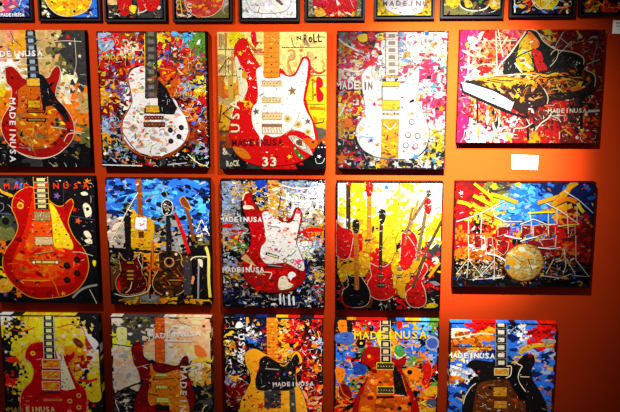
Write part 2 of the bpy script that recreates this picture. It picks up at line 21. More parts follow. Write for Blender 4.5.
{'k':'15','x':1.6868,'z':1.2285,'w':0.5233,'h':0.4134,'E':17,'parts':[('paint_streaks',None,-1,[('r','W',6.8,1,[257,10,281,335]),('r','W',6.8,1,[272,-1,317,198]),('r','W',6.8,1,[343,52,313,104]),('p','W',1,[58,62,100,51,133,83,112,104,69,88]),('p','y',1,[38,104,59,93,55,135]),('s','W',142,51,23),('p','w',1,[18,146,61,161,105,188,94,193,29,161]),('r','w',9.9,1,[12,272,76,272]),('r','w',9.1,1,[65,198,70,410]),('r','W',5.3,1,[17,410,139,261,267,251]),('r','W',3.8,1,[133,83,407,78]),('r','W',6.1,1,[695,114,743,21]),('r','W',4.6,1,[729,62,801,114,809,83]),('r','W',4.6,1,[554,20,673,88]),('r','y',7.6,1,[836,10,881,52,850,62]),('r','W',4.6,1,[895,104,954,52,997,57]),('r','r',7.6,1,[888,177,895,114,934,62]),('r','W',3.8,1,[925,250,1017,214]),('r','g',6.1,1,[998,83,974,198,967,261]),('x','wWWwY',70,6.1,16.7,[25,670,134,691,351,734,440,788,290,810,61,779],'m'),('x','kwYr',30,4.6,12.2,[106,508,355,583,340,723,133,681],'v'),('x','kWKg',16,6.1,12.2,[282,637,325,637,329,712,286,713],'v'),('p','m',1,[13,616,56,627,91,692,60,735,16,724]),('r','W',6.8,1,[674,496,704,475,737,496,813,512]),('r','W',6.1,1,[727,491,832,475,936,442,978,426]),('r','W',9.1,1,[579,733,619,679,671,641,690,603]),('r','W',6.1,1,[670,625,735,641,763,673]),('r','W',6.1,1,[756,744,759,798]),('r','k',4.6,1,[879,738,997,743]),('r','Y',12.2,1,[793,727,849,770]),('p','y',1,[909,700,937,721,928,743,906,732]),('d','W',888,786,12,12),('d','W',885,651,8,8),('d','W',899,711,8,8),('x','kK',22,7.6,19.8,[765,614,886,485,943,549,844,689],'m'),('x','rroY',40,5.3,15.2,[586,658,1034,645,1044,797,592,788],'m')]),('painted_piano',None,-1,[('p',(28,22,22),0,[319,240,369,167,449,62,478,5,505,-6,553,10,599,83,665,130,740,156,825,172,884,193,908,235,900,277,821,293,662,287,599,293,525,303,407,314,323,325]),('r','W',9.9,0,[269,314,298,251,369,172,473,15]),('r','W',6.8,1,[479,2,500,-2,553,15,599,78,653,119,708,146,792,156,857,175,901,208,903,250]),('p',(235,180,10),0,[415,240,434,93,484,31,522,83,520,198,546,293,504,298,460,293]),('p',(215,30,15),1,[517,125,560,146,593,167,618,240,641,287,567,293,548,230]),('p',(245,120,30),1,[490,10,534,41,573,88,569,125,527,130,498,72]),('x','yyWYoe',26,6.1,18.2,[415,240,440,104,521,52,533,293],'m'),('x','kKKk',14,6.1,15.2,[581,146,708,156,890,208,873,271,641,282],'m'),('d','W',855,235,6,6),('d','W',873,240,6,6),('d','W',851,250,6,6),('r','k',9.1,1,[333,304,372,240,433,188,526,146]),('r','k',6.8,1,[498,167,543,240,567,293]),('r','W',5.3,1,[662,182,677,156,713,146,706,208,661,266]),('r','W',4.6,1,[715,177,750,146,799,88]),('r','W',12.2,1,[404,240,460,309]),('p',(50,32,22),0,[58,367,142,341,302,325,534,324,568,298,694,282,821,277,927,287,971,313,996,345,1000,409,989,442,937,453,865,485,770,512,685,507,665,534,581,561,517,566,518,615,464,604,310,518,125,444,16,391]),('x','YYytOokn',110,6.1,22.8,[111,357,535,330,906,292,962,345,914,432,620,486,407,529,167,422],'m'),('x','yYWY',50,5.3,15.2,[164,357,535,335,538,388,230,410],'m'),('x','oOYkr',40,6.1,16.7,[505,325,907,303,963,366,913,409,509,409],'m'),('r','y',7.6,1,[111,359,196,344,303,351]),('r','Y',7.6,1,[121,364,211,357,320,362]),('r','k',7.6,1,[131,369,227,369,338,372]),('r','Y',7.6,1,[140,355,242,382,355,383]),('r','y',7.6,1,[149,361,255,344,373,394]),('r','o',7.6,1,[159,366,271,357,388,351]),('r','Y',7.6,1,[168,352,286,369,405,362]),('r','k',7.6,1,[178,357,302,382,423,372]),('r','y',7.6,1,[188,362,315,344,440,383]),('r','Y',7.6,1,[197,348,331,356,458,394]),('r','k',7.6,1,[207,353,346,369,473,351]),('r','Y',7.6,1,[217,359,362,382,490,362]),('r','o',7.6,1,[226,345,375,344,508,372]),('r','Y',7.6,1,[235,350,390,356,526,383]),('r','Y',8.4,1,[473,322,547,314,633,335]),('r','y',8.4,1,[497,337,573,331,657,344]),('r','o',8.4,1,[521,352,600,348,681,354]),('r','k',8.4,1,[546,367,624,314,705,363]),('r','Y',8.4,1,[567,322,650,331,729,373]),('r','n',8.4,1,[591,337,676,348,750,335]),('r','y',8.4,1,[615,352,700,314,774,344]),('r','k',8.4,1,[639,367,726,331,797,354]),('r','Y',8.4,1,[660,322,753,348,821,363]),('r','o',8.4,1,[684,337,776,314,845,373]),('r','k',8.4,1,[708,352,802,331,866,335]),('r','Y',8.4,1,[732,367,829,347,890,344]),('r','k',9.1,1,[612,346,771,340,953,377]),('r','k',9.9,1,[512,470,672,470,831,453]),('r','W',6.1,1,[922,292,971,313,996,350,992,409]),('r','W',6.1,1,[622,422,657,486,654,539]),('r','W',4.6,1,[58,373,217,335,534,322]),('r','k',16.7,0,[16,391,34,449,170,508,312,572,388,604,519,642]),('r','k',15.2,0,[58,370,145,401,307,452])]),('keyboard','white piano keys',1,[('p',(250,245,240),0,[15,375,198,412,340,486,412,529,388,593,312,561,170,503,28,444]),('r','k',4,0,[15,375,198,412,340,486,412,529,388,593,312,561,170,503,28,444,15,375]),('r',(150,150,150),1.4,0,[42,450,45,426]),('r',(150,150,150),1.4,0,[56,455,59,432]),('r',(150,150,150),1.4,0,[70,461,73,438]),('r',(150,150,150),1.4,0,[84,467,87,443]),('r',(150,150,150),1.4,0,[98,473,101,449]),('r',(150,150,150),1.4,0,[112,478,115,455]),('r',(150,150,150),1.4,0,[126,484,129,461]),('r',(150,150,150),1.4,0,[140,490,143,466]),('r',(150,150,150),1.4,0,[155,496,157,472]),('r',(150,150,150),1.4,0,[169,501,171,478]),('r',(150,150,150),1.4,0,[183,507,185,484]),('r',(150,150,150),1.4,0,[197,513,199,489]),('r',(150,150,150),1.4,0,[211,519,213,495]),('r',(150,150,150),1.4,0,[225,524,227,501]),('r',(150,150,150),1.4,0,[239,530,241,507]),('r',(150,150,150),1.4,0,[253,536,255,512]),('r',(150,150,150),1.4,0,[267,542,269,518]),('r',(150,150,150),1.4,0,[281,547,283,524]),('r',(150,150,150),1.4,0,[295,553,297,529]),('r',(150,150,150),1.4,0,[309,559,311,535]),('r',(150,150,150),1.4,0,[323,565,325,541]),('r',(150,150,150),1.4,0,[337,570,339,547]),('r',(150,150,150),1.4,0,[351,576,353,552]),('r',(150,150,150),1.4,0,[365,582,367,558]),('r',(150,150,150),1.4,0,[379,588,381,564]),('r',(230,200,190),3.0,0,[53,396,386,540])]),('piano_leg',None,1,[('r','k',19.8,0,[512,615,527,799]),('r','W',6.1,1,[432,615,497,636,532,690]),('r','W',6.8,1,[426,718,501,712,552,679])]),('piano_leg',None,1,[('r','k',22.8,0,[896,474,916,721])]),('piano_leg',None,1,[('r','k',13.7,0,[137,487,150,680])]),('lettering','white letters at lower right',-1,[('t','W','MADEINUSA',660,606,946,601,33),('r','W',18.2,1,[956,590,1039,586]),('r','W',4.6,1,[680,625,766,623,798,627])])],'sides':(110,0,5),'sideR':'k','sideB':'k','pal':'rrRrWoRRRkr','web':'kWwRkY','n':480,'label':'black grand piano painting with raised lid on pink and red ground','grid':['mprrspoKyrRRRR','mWsosKyyrKRRRR','msorpKyyyRkRRR','mwrsWyyoyrkkRR','pwwWyyyyYoYOYR','mpwwwWYkYnOnkR','pspoWrwkRrrRkR','mrsorrnRnnrRkR','mWpkswrkRrRkrR','mwwWprrYrrRRrR']},
{'k':'21','x':-0.0931,'z':0.6776,'w':0.401,'h':0.5045,'E':1.6,'parts':[('painted_star',None,-1,[('s','v',512,148,30),('s','r',642,257,23),('s',(220,90,20),667,344,29),('s','o',752,31,23),('s','v',54,941,27),('s','o',160,937,34),('p','W',1,[710,223,737,203,769,236,773,290,732,316,720,283]),('p','k',1,[733,243,751,236,758,256,737,266]),('p','W',1,[699,124,735,115,754,137,714,144]),('p','W',1,[706,431,739,424,764,464,749,491,717,464]),('p','W',1,[709,496,756,489,768,523,728,521]),('p','y',1,[765,659,791,665,781,706,766,693]),('r','g',16.7,1,[591,963,648,907,717,872,791,857]),('r','W',4.6,1,[729,892,760,961,780,1009]),('p','Y',1,[19,823,74,816,124,864,94,913,39,927,-14,914]),('x','YotG',20,4.6,15.2,[-62,817,100,830,135,912,-43,928],'m'),('p','Y',1,[70,95,95,114,166,141,158,160,81,128]),('d',(60,70,40),99,355,46,53),('d','k',99,351,30,30),('d','y',99,355,15,15),('p','e',1,[50,389,130,388,166,442,136,496,42,497]),('r',(70,90,120),7.6,1,[57,288,149,297]),('r','g',3.8,1,[58,274,86,254,88,214,62,208]),('r','K',5.3,1,[576,26,559,198]),('r',(60,70,100),5.3,1,[613,304,797,336]),('x','WYgeo',24,2.3,6.1,[471,13,812,11,802,490,616,492,646,184],'m'),('p','e',1,[671,85,731,64,758,51,691,78]),('x','bK',8,11.4,22.8,[76,15,326,14,309,80,202,107,72,68],'m')]),('painted_guitar',None,-1,[('p',(170,8,5),1,[163,187,193,134,255,94,329,83,451,185,499,222,551,227,600,184,627,173,638,217,607,291,590,358,613,438,643,492,680,537,723,618,732,714,700,810,635,893,552,943,442,964,334,973,240,953,163,898,100,830,58,747,55,651,91,569,134,515,172,455,194,387,175,307,155,254]),('r','Y',5,1,[163,187,193,134,255,94,329,83,451,185,499,222,551,227,600,184,627,173,638,217,607,291,590,358,613,438,643,492,680,537,723,618,732,714,700,810,635,893,552,943,442,964,334,973,240,953,163,898,100,830,58,747,55,651,91,569,134,515,172,455,194,387,175,307,155,254,163,187]),('p',(215,35,5),1,[299,239,340,106,443,265,489,385,575,525,637,605,644,728,584,839,475,867,340,875,219,870,143,788,130,678,186,541,248,414]),('p',(228,75,8),1,[319,346,458,345,456,493,543,620,551,715,479,798,356,834,236,814,188,719,224,582,271,468]),('x','orrO',50,7.6,25.8,[187,528,546,552,561,770,369,841,184,774],'s'),('x','rRR',40,6.1,19.8,[163,187,193,134,255,94,329,83,451,185,499,222,551,227,600,184,627,173,638,217,607,291,590,358,613,438,643,492,680,537,723,618,732,714,700,810,635,893,552,943,442,964,334,973,240,953,163,898,100,830,58,747,55,651,91,569,134,515,172,455,194,387,175,307,155,254],'s'),('r','o',6.8,1,[401,710,425,792,461,867,484,950]),('r','Y',6.1,1,[195,822,356,827,417,820]),('r','o',3.8,1,[96,692,177,684]),('r','W',3.8,1,[611,592,677,594,770,621]),('s','k',156,829,23),('s','Y',519,929,23),('d','Y',223,227,26,27),('d','O',223,227,14,14)]),('neck',None,1,[('p',(30,26,20),0,[338,1,450,0,448,252,338,252]),('r','W',2.7,0,[338,43,450,42]),('r','W',2.7,0,[338,85,449,84]),('r','W',2.7,0,[338,126,449,126]),('r','W',2.7,0,[338,168,449,168]),('r','W',2.7,0,[338,210,448,210]),('p',(225,195,120),0,[363,11,425,11,425,33,363,33]),('p',(225,195,120),0,[362,52,425,52,425,75,362,75]),('p',(225,195,120),0,[362,94,425,94,425,117,362,117]),('p',(225,195,120),0,[362,136,425,136,425,159,362,159]),('p',(225,195,120),0,[362,178,425,178,425,201,362,201]),('p',(225,195,120),0,[362,220,424,220,424,242,362,242]),('r','Y',3.8,0,[338,1,338,252]),('r','Y',3.8,0,[450,0,448,252]),('r','g',1.5,0,[369,3,362,252]),('r','g',1.5,0,[399,3,392,252]),('r','g',1.5,0,[427,3,420,252])]),('pickguard',None,1,[('p',(240,200,20),1,[453,205,497,245,526,318,562,398,603,485,620,538,605,572,546,559,473,550,465,453,463,332]),('x','KY',5,2.3,6.8,[467,318,520,318,577,479,472,453],'v')]),('pickup',None,1,[('p',(165,125,75),0,[324,269,454,269,454,345,324,345]),('r',(90,60,30),5,0,[324,269,454,269,454,345,324,345,324,269]),('d','W',335,307,3,3),('d','W',356,307,3,3),('d','W',378,307,3,3),('d','W',400,307,3,3),('d','W',422,307,3,3),('d','W',443,307,3,3)]),('pickup',None,1,[('p',(215,180,120),0,[318,470,461,470,461,537,318,537]),('r',(90,60,30),5,0,[318,470,461,470,461,537,318,537,318,470]),('d','w',330,504,3,3),('d','w',354,504,3,3),('d','w',378,504,3,3),('d','w',401,504,3,3),('d','w',425,504,3,3),('d','w',449,504,3,3)]),('bridge',None,1,[('r',(90,60,20),13.7,0,[305,615,478,582]),('r','t',5.3,0,[313,611,471,582])]),('tailpiece',None,1,[('p',(120,70,20),0,[286,659,498,659,498,691,286,691]),('p',(235,205,110),0,[319,665,465,665,465,683,319,683]),('d','W',301,677,11,11),('d','W',482,675,11,11)]),('control_knob',None,1,[('d','k',561,699,26,26),('d',(70,20,10),561,699,12,12)]),('control_knob',None,1,[('d','k',644,652,26,26),('d',(70,20,10),644,652,12,12)]),('control_knob',None,1,[('d','k',557,817,26,26),('d',(70,20,10),557,817,12,12)]),('control_knob',None,1,[('d','k',638,762,26,26),('d',(70,20,10),638,762,12,12)]),('lettering','orange red letters spaced along the top',-1,[('t',(225,45,10),'MADEINUSA',90,95,782,88,43)])],'sides':'k','edge':'k','pal':'kKkkBkk','n':120,'label':'large red sunburst guitar painting with yellow pickguard on black starry ground','grid':['KKkkkkkk','kkkkkkkk','kkkkkkkk','KKkkkkkk','KKkkkkkk','okkkkkkk','kkkkkkkk','yykkkkkk','kokkkkkk','kkkkkkkk']},
{'k':'22','x':0.3529,'z':0.6721,'w':0.4008,'h':0.5017,'E':1.7,'parts':[('painted_sky','loose blue brushwork',-1,[('x','bbcbbBBlk',190,7.6,24.3,[8,-2,805,-6,798,307,539,302,190,269,-4,270],'s'),('x','wWYgR',24,3.8,10.6,[8,-2,805,-6,798,307,-4,270],'m'),('r','B',7.6,1,[4,96,127,90,238,99]),('r','B',6.1,1,[275,50,408,35,574,55,803,61]),('r','r',4.6,1,[313,169,406,91])]),('stage_ground',None,-1,[('x','dgdWg',70,7.6,22.8,[-6,299,174,298,166,494,110,491,-3,492],'s'),('x','gKkgd',50,7.6,22.8,[336,296,539,295,533,491,336,492],'s'),('x','keknk',60,6.1,18.2,[-6,564,792,543,782,995,-27,1003],'m'),('r','k',22.8,1,[-5,278,120,262,174,298]),('x','wWgkYb',60,3.0,9.9,[651,287,797,315,793,486,646,487],'m'),('r','W',6.1,1,[734,315,794,443]),('r','W',6.1,1,[690,415,734,315]),('r','k',18.2,1,[-6,550,178,562,791,608]),('r','Y',10.6,1,[576,953,690,959,783,965]),('x','YoeY',26,4.6,13.7,[-25,966,405,954,783,950,782,987,-27,1003],'m')]),('painted_guitar','yellow guitar with white plate',-1,[('p',(225,165,15),1,[183,262,219,248,245,283,315,297,356,332,367,403,350,492,349,532,179,541,174,490]),('x','YyoY',30,6.1,16.7,[189,276,349,332,350,492,181,494],'s')]),('neck',None,2,[('p',(140,65,20),0,[240,-3,281,-3,281,311,244,311]),('x','oOW',14,3.8,9.1,[242,-3,281,-3,278,311,244,311],'m')]),('pickguard',None,2,[('p','w',0,[224,297,315,301,308,404,213,397]),('r','k',4,0,[224,297,315,301,308,404,213,397,224,297]),('r','r',7.6,1,[256,368,292,349]),('p','n',0,[243,411,284,411,284,461,243,461])]),('painted_guitar','dark red double-horned guitar at lower left',-1,[('p',(75,10,8),1,[85,578,118,635,174,649,218,613,255,576,266,663,256,736,289,801,287,860,243,904,163,920,85,914,51,862,54,796,93,730,82,650]),('r','t',4,1,[85,578,118,635,174,649,218,613,255,576,266,663,256,736,289,801,287,860,243,904,163,920,85,914,51,862,54,796,93,730,82,650,85,578]),('x','RRkn',24,5.3,15.2,[85,578,118,635,174,649,218,613,255,576,266,663,256,736,289,801,287,860,243,904,163,920,85,914,51,862,54,796,93,730,82,650],'s'),('p','r',1,[68,803,87,855,79,891,58,873]),('r','W',6.1,1,[175,817,158,876,121,906]),('r','W',4.6,1,[255,576,232,627,264,707])]),('neck',None,5,[('p',(25,20,20),0,[137,192,193,191,181,494,181,649,139,650,135,405]),('x','gWk',16,3.8,9.9,[130,192,193,191,196,283,119,277],'m')]),('pickup',None,5,[('p',(200,130,30),0,[143,651,195,651,195,671,143,671]),('r','k',5,0,[143,651,195,651,195,671,143,671,143,651]),('d','k',152,661,3,3),('d','k',169,661,3,3),('d','k',186,661,3,3)]),('pickup',None,5,[('p',(200,130,30),0,[140,719,192,719,192,739,140,739]),('r','k',5,0,[140,719,192,719,192,739,140,739,140,719]),('d','k',149,729,3,3),('d','k',166,729,3,3),('d','k',183,729,3,3)]),('pickup',None,5,[('p',(200,130,30),0,[139,752,191,752,191,772,139,772]),('r','k',5,0,[139,752,191,752,191,772,139,772,139,752]),('d','k',148,762,3,3),('d','k',165,762,3,3),('d','k',182,762,3,3)]),('pickup',None,5,[('p',(200,130,30),0,[138,782,190,782,190,802,138,802]),('r','k',5,0,[138,782,190,782,190,802,138,802,138,782]),('d','k',147,792,3,3),('d','k',164,792,3,3),('d','k',181,792,3,3)]),('guitar_strap',None,5,[('r','W',6.1,0,[33,477,109,348,162,248,252,106])]),('guitar_stand',None,5,[('r','W',6.1,1,[35,914,134,935,278,904,324,838])]),('painted_guitar','brown acoustic guitar in the centre',-1,[('p',(55,28,12),1,[389,590,454,560,538,567,572,610,570,668,604,718,616,798,593,871,535,916,449,924,378,903,340,852,347,786,385,720,394,655]),('r','t',6,1,[389,590,454,560,538,567,572,610,570,668,604,718,616,798,593,871,535,916,449,924,378,903,340,852,347,786,385,720,394,655,389,590]),('x','nnkOn',30,7.6,19.8,[389,590,454,560,538,567,572,610,570,668,604,718,616,798,593,871,535,916,449,924,378,903,340,852,347,786,385,720,394,655],'s'),('x','OrYW',20,3.0,8.4,[427,720,569,733,551,865,408,866],'m'),('r','Y',5.3,1,[467,800,567,799]),('r','O',4.6,1,[534,704,547,726,595,784]),('d','W',450,907,11,11),('d','W',530,591,11,11)]),('sound_hole',None,13,[('d','t',475,654,40,40),('d','O',475,654,33,33),('d','k',475,651,24,27)]),('neck',None,13,[('p',(28,24,24),0,[463,267,491,267,494,491,494,618,452,618])]),('headstock',None,13,[('p',(22,22,24),1,[433,190,467,161,514,189,505,267,449,282,432,246]),('r','W',4,1,[433,190,467,161,514,189,505,267,449,282,432,246,433,190]),('x','WwgY',18,3.0,7.6,[434,176,515,175,505,274,435,275],'m')]),('painted_guitar','red necked guitar leaning right',-1,[('p',(200,20,15),0,[519,260,540,260,612,444,618,490,644,573,622,595,577,444]),('r','g',6.8,1,[423,14,468,105,527,246])]),('painted_guitar','brown necked guitar standing at right',-1,[('r',(125,60,25),27.4,0,[599,174,637,287,674,489]),('p',(115,55,25),1,[571,161,600,135,640,188,653,238,618,224,584,203]),('r','Y',4,1,[571,161,600,135,640,188,653,238,618,224,584,203,571,161])]),('microphone_stand',None,-1,[('r',(215,100,20),18.2,1,[350,489,343,604,319,779,300,911]),('r','o',9.1,1,[374,604,320,750]),('r','k',7.6,1,[336,576,324,911]),('d',(110,105,105),312,948,80,35),('d',(140,135,130),313,944,61,24),('r','k',13.7,1,[315,882,315,952])]),('painted_amplifier',None,-1,[('p','k',0,[651,616,790,616,790,950,651,950]),('r','g',12.2,1,[705,645,693,951]),('r','W',9.1,1,[642,638,671,613,756,608,783,622]),('r',(235,215,90),21.3,1,[764,529,784,615,780,775,788,936]),('d','s',659,783,11,20),('d','s',651,812,11,20),('p','W',1,[699,630,734,637,732,695,712,673]),('p',(60,55,60),0,[585,660,641,660,641,922,585,922])])],'sides':'k','edge':'k','pal':'kOnYkgWkeRk','n':200,'label':'painting of several guitars on stands below a bright blue upper ground','grid':['bbbcbbbB','bcbbcbbB','ccbccbbc','bcbcccbc','kkbccbbB','ddYYkgkB','ddYYggke','kkYYkgkk','ekkonnKk','nnkOnnKk','nnkonnkk','kekknkke','keYoYkYk']},
{'k':'23','x':0.7954,'z':0.6691,'w':0.4,'h':0.5049,'E':3.6,'parts':[('painted_guitar',None,-1,[('p',(170,10,10),1,[168,164,185,109,219,88,242,108,252,163,306,239,360,232,449,280,496,321,544,286,565,230,592,209,619,244,622,313,598,397,584,489,591,518,625,602,648,687,648,758,618,815,562,859,479,881,382,889,285,869,216,826,175,777,163,691,184,620,213,549,228,470,222,386,189,281,170,219]),('r','k',5,1,[168,164,185,109,219,88,242,108,252,163,306,239,360,232,449,280,496,321,544,286,565,230,592,209,619,244,622,313,598,397,584,489,591,518,625,602,648,687,648,758,618,815,562,859,479,881,382,889,285,869,216,826,175,777,163,691,184,620,213,549,228,470,222,386,189,281,170,219,168,164]),('x','rrRr',50,7.6,22.8,[168,164,185,109,219,88,242,108,252,163,306,239,360,232,449,280,496,321,544,286,565,230,592,209,619,244,622,313,598,397,584,489,591,518,625,602,648,687,648,758,618,815,562,859,479,881,382,889,285,869,216,826,175,777,163,691,184,620,213,549,228,470,222,386,189,281,170,219],'s'),('p',(195,0,15),1,[223,295,305,281,345,399,337,491,303,520,220,577,234,493,235,456]),('p','W',1,[177,198,238,198,249,219,183,226]),('r','W',8.4,1,[168,157,185,109,219,92]),('r','W',6.8,1,[187,164,191,191]),('p','t',1,[150,613,192,585,233,634,267,676,232,662,177,634]),('p','W',1,[445,774,494,752,521,802,556,823,521,852,445,860]),('p','w',1,[515,738,549,716,577,744,549,766,535,788]),('x','kKOr',16,4.6,12.2,[191,634,425,703,382,846,230,819],'m'),('x','WYtd',14,4.6,11.4,[178,606,287,704,397,775,245,776],'m'),('r','W',7.6,1,[266,726,383,725,369,775])]),('neck',None,0,[('p',(205,145,50),0,[363,1,437,0,442,314,367,273]),('r',(240,225,200),2.7,0,[364,35,438,39]),('r',(240,225,200),2.7,0,[364,69,438,78]),('r',(240,225,200),2.7,0,[364,103,439,118]),('r',(240,225,200),2.7,0,[365,137,440,157]),('r',(240,225,200),2.7,0,[366,171,440,196]),('r',(240,225,200),2.7,0,[366,205,441,236]),('r',(240,225,200),2.7,0,[366,239,441,275]),('x','WOtYw',40,4.6,11.4,[363,1,437,0,442,307,367,273],'s')]),('pickguard',None,0,[('p',(240,225,220),1,[319,260,367,245,442,307,496,335,551,314,585,230,605,251,608,313,591,397,577,489,584,504,611,574,639,658,632,708,577,687,494,646,384,654,336,647,302,591,310,520,333,492,347,455,332,343]),('x','wWwsp',60,5.3,15.2,[319,260,367,245,442,307,496,335,551,314,585,230,605,251,608,313,591,397,577,489,584,504,611,574,639,658,632,708,577,687,494,646,384,654,336,647,302,591,310,520,333,492,347,455,332,343],'s'),('x','grK',14,3.0,6.8,[319,260,367,245,442,307,496,335,551,314,585,230,605,251,608,313,591,397,577,489,584,504,611,574,639,658,632,708,577,687,494,646,384,654,336,647,302,591,310,520,333,492,347,455,332,343],'m'),('d','r',516,376,9,9),('d','r',572,460,9,9)]),('pickup',None,0,[('r','k',22.8,0,[341,573,446,604]),('r','W',9.9,0,[352,578,440,602])]),('pickup',None,0,[('r',(160,150,150),11.4,0,[353,350,455,370])]),('bridge',None,0,[('r','k',22.8,0,[349,664,473,677]),('r','g',9.1,0,[356,664,467,676])]),('control_knob',None,0,[('d',(150,130,125),494,629,18,18),('d','W',494,629,8,8)]),('control_knob',None,0,[('d',(150,130,125),547,631,18,18),('d','W',547,631,8,8)]),('control_knob',None,0,[('d',(150,130,125),604,670,18,18),('d','W',604,670,8,8)]),('selector_switch',None,0,[('r','k',6.1,0,[529,596,577,546]),('r','K',4.6,0,[467,625,522,589])]),('lettering','white letters at upper left',-1,[('t','w','MADEINUSA',-10,326,319,324,40)]),('lettering','white letters at lower left',-1,[('t','w','MADEINUSA',3,728,331,721,41)]),('paint_streaks',None,-1,[('p','r',1,[10,348,86,342,83,366,17,373]),('p','r',1,[578,411,687,368,782,374,782,395,660,403]),('r','w',12.2,1,[429,121,592,161,782,146]),('r','w',9.1,1,[471,38,592,65,768,50]),('p',(20,60,170),1,[268,5,342,5,349,39,301,67,274,39]),('r','r',7.6,1,[701,829,790,839]),('r','w',13.7,1,[451,903,454,982]),('r','w',9.1,1,[479,903,485,989]),('r','w',15.2,1,[521,902,523,989]),('r','w',15.2,1,[555,916,559,988]),('s','w',112,828,18),('r','k',7.6,1,[389,80,457,121,442,231]),('r','k',12.2,1,[157,164,169,247,223,302])])],'sides':'k','edge':'k','pal':'lWgkwBYOwkdlb','n':900,'label':'tilted red and white guitar painting on speckled blue, cream and black ground','grid':['lgYbtllw','ltkBYwww','lgkYYWww','gkkKtwWt','lgkkyldY','drkrwwro','YGkrwwwl','kkrrwwWK','lOrrwwBk','YtrrrkBY','KkrrrrkK','BkkkKkkO','kkBkkBkk']},
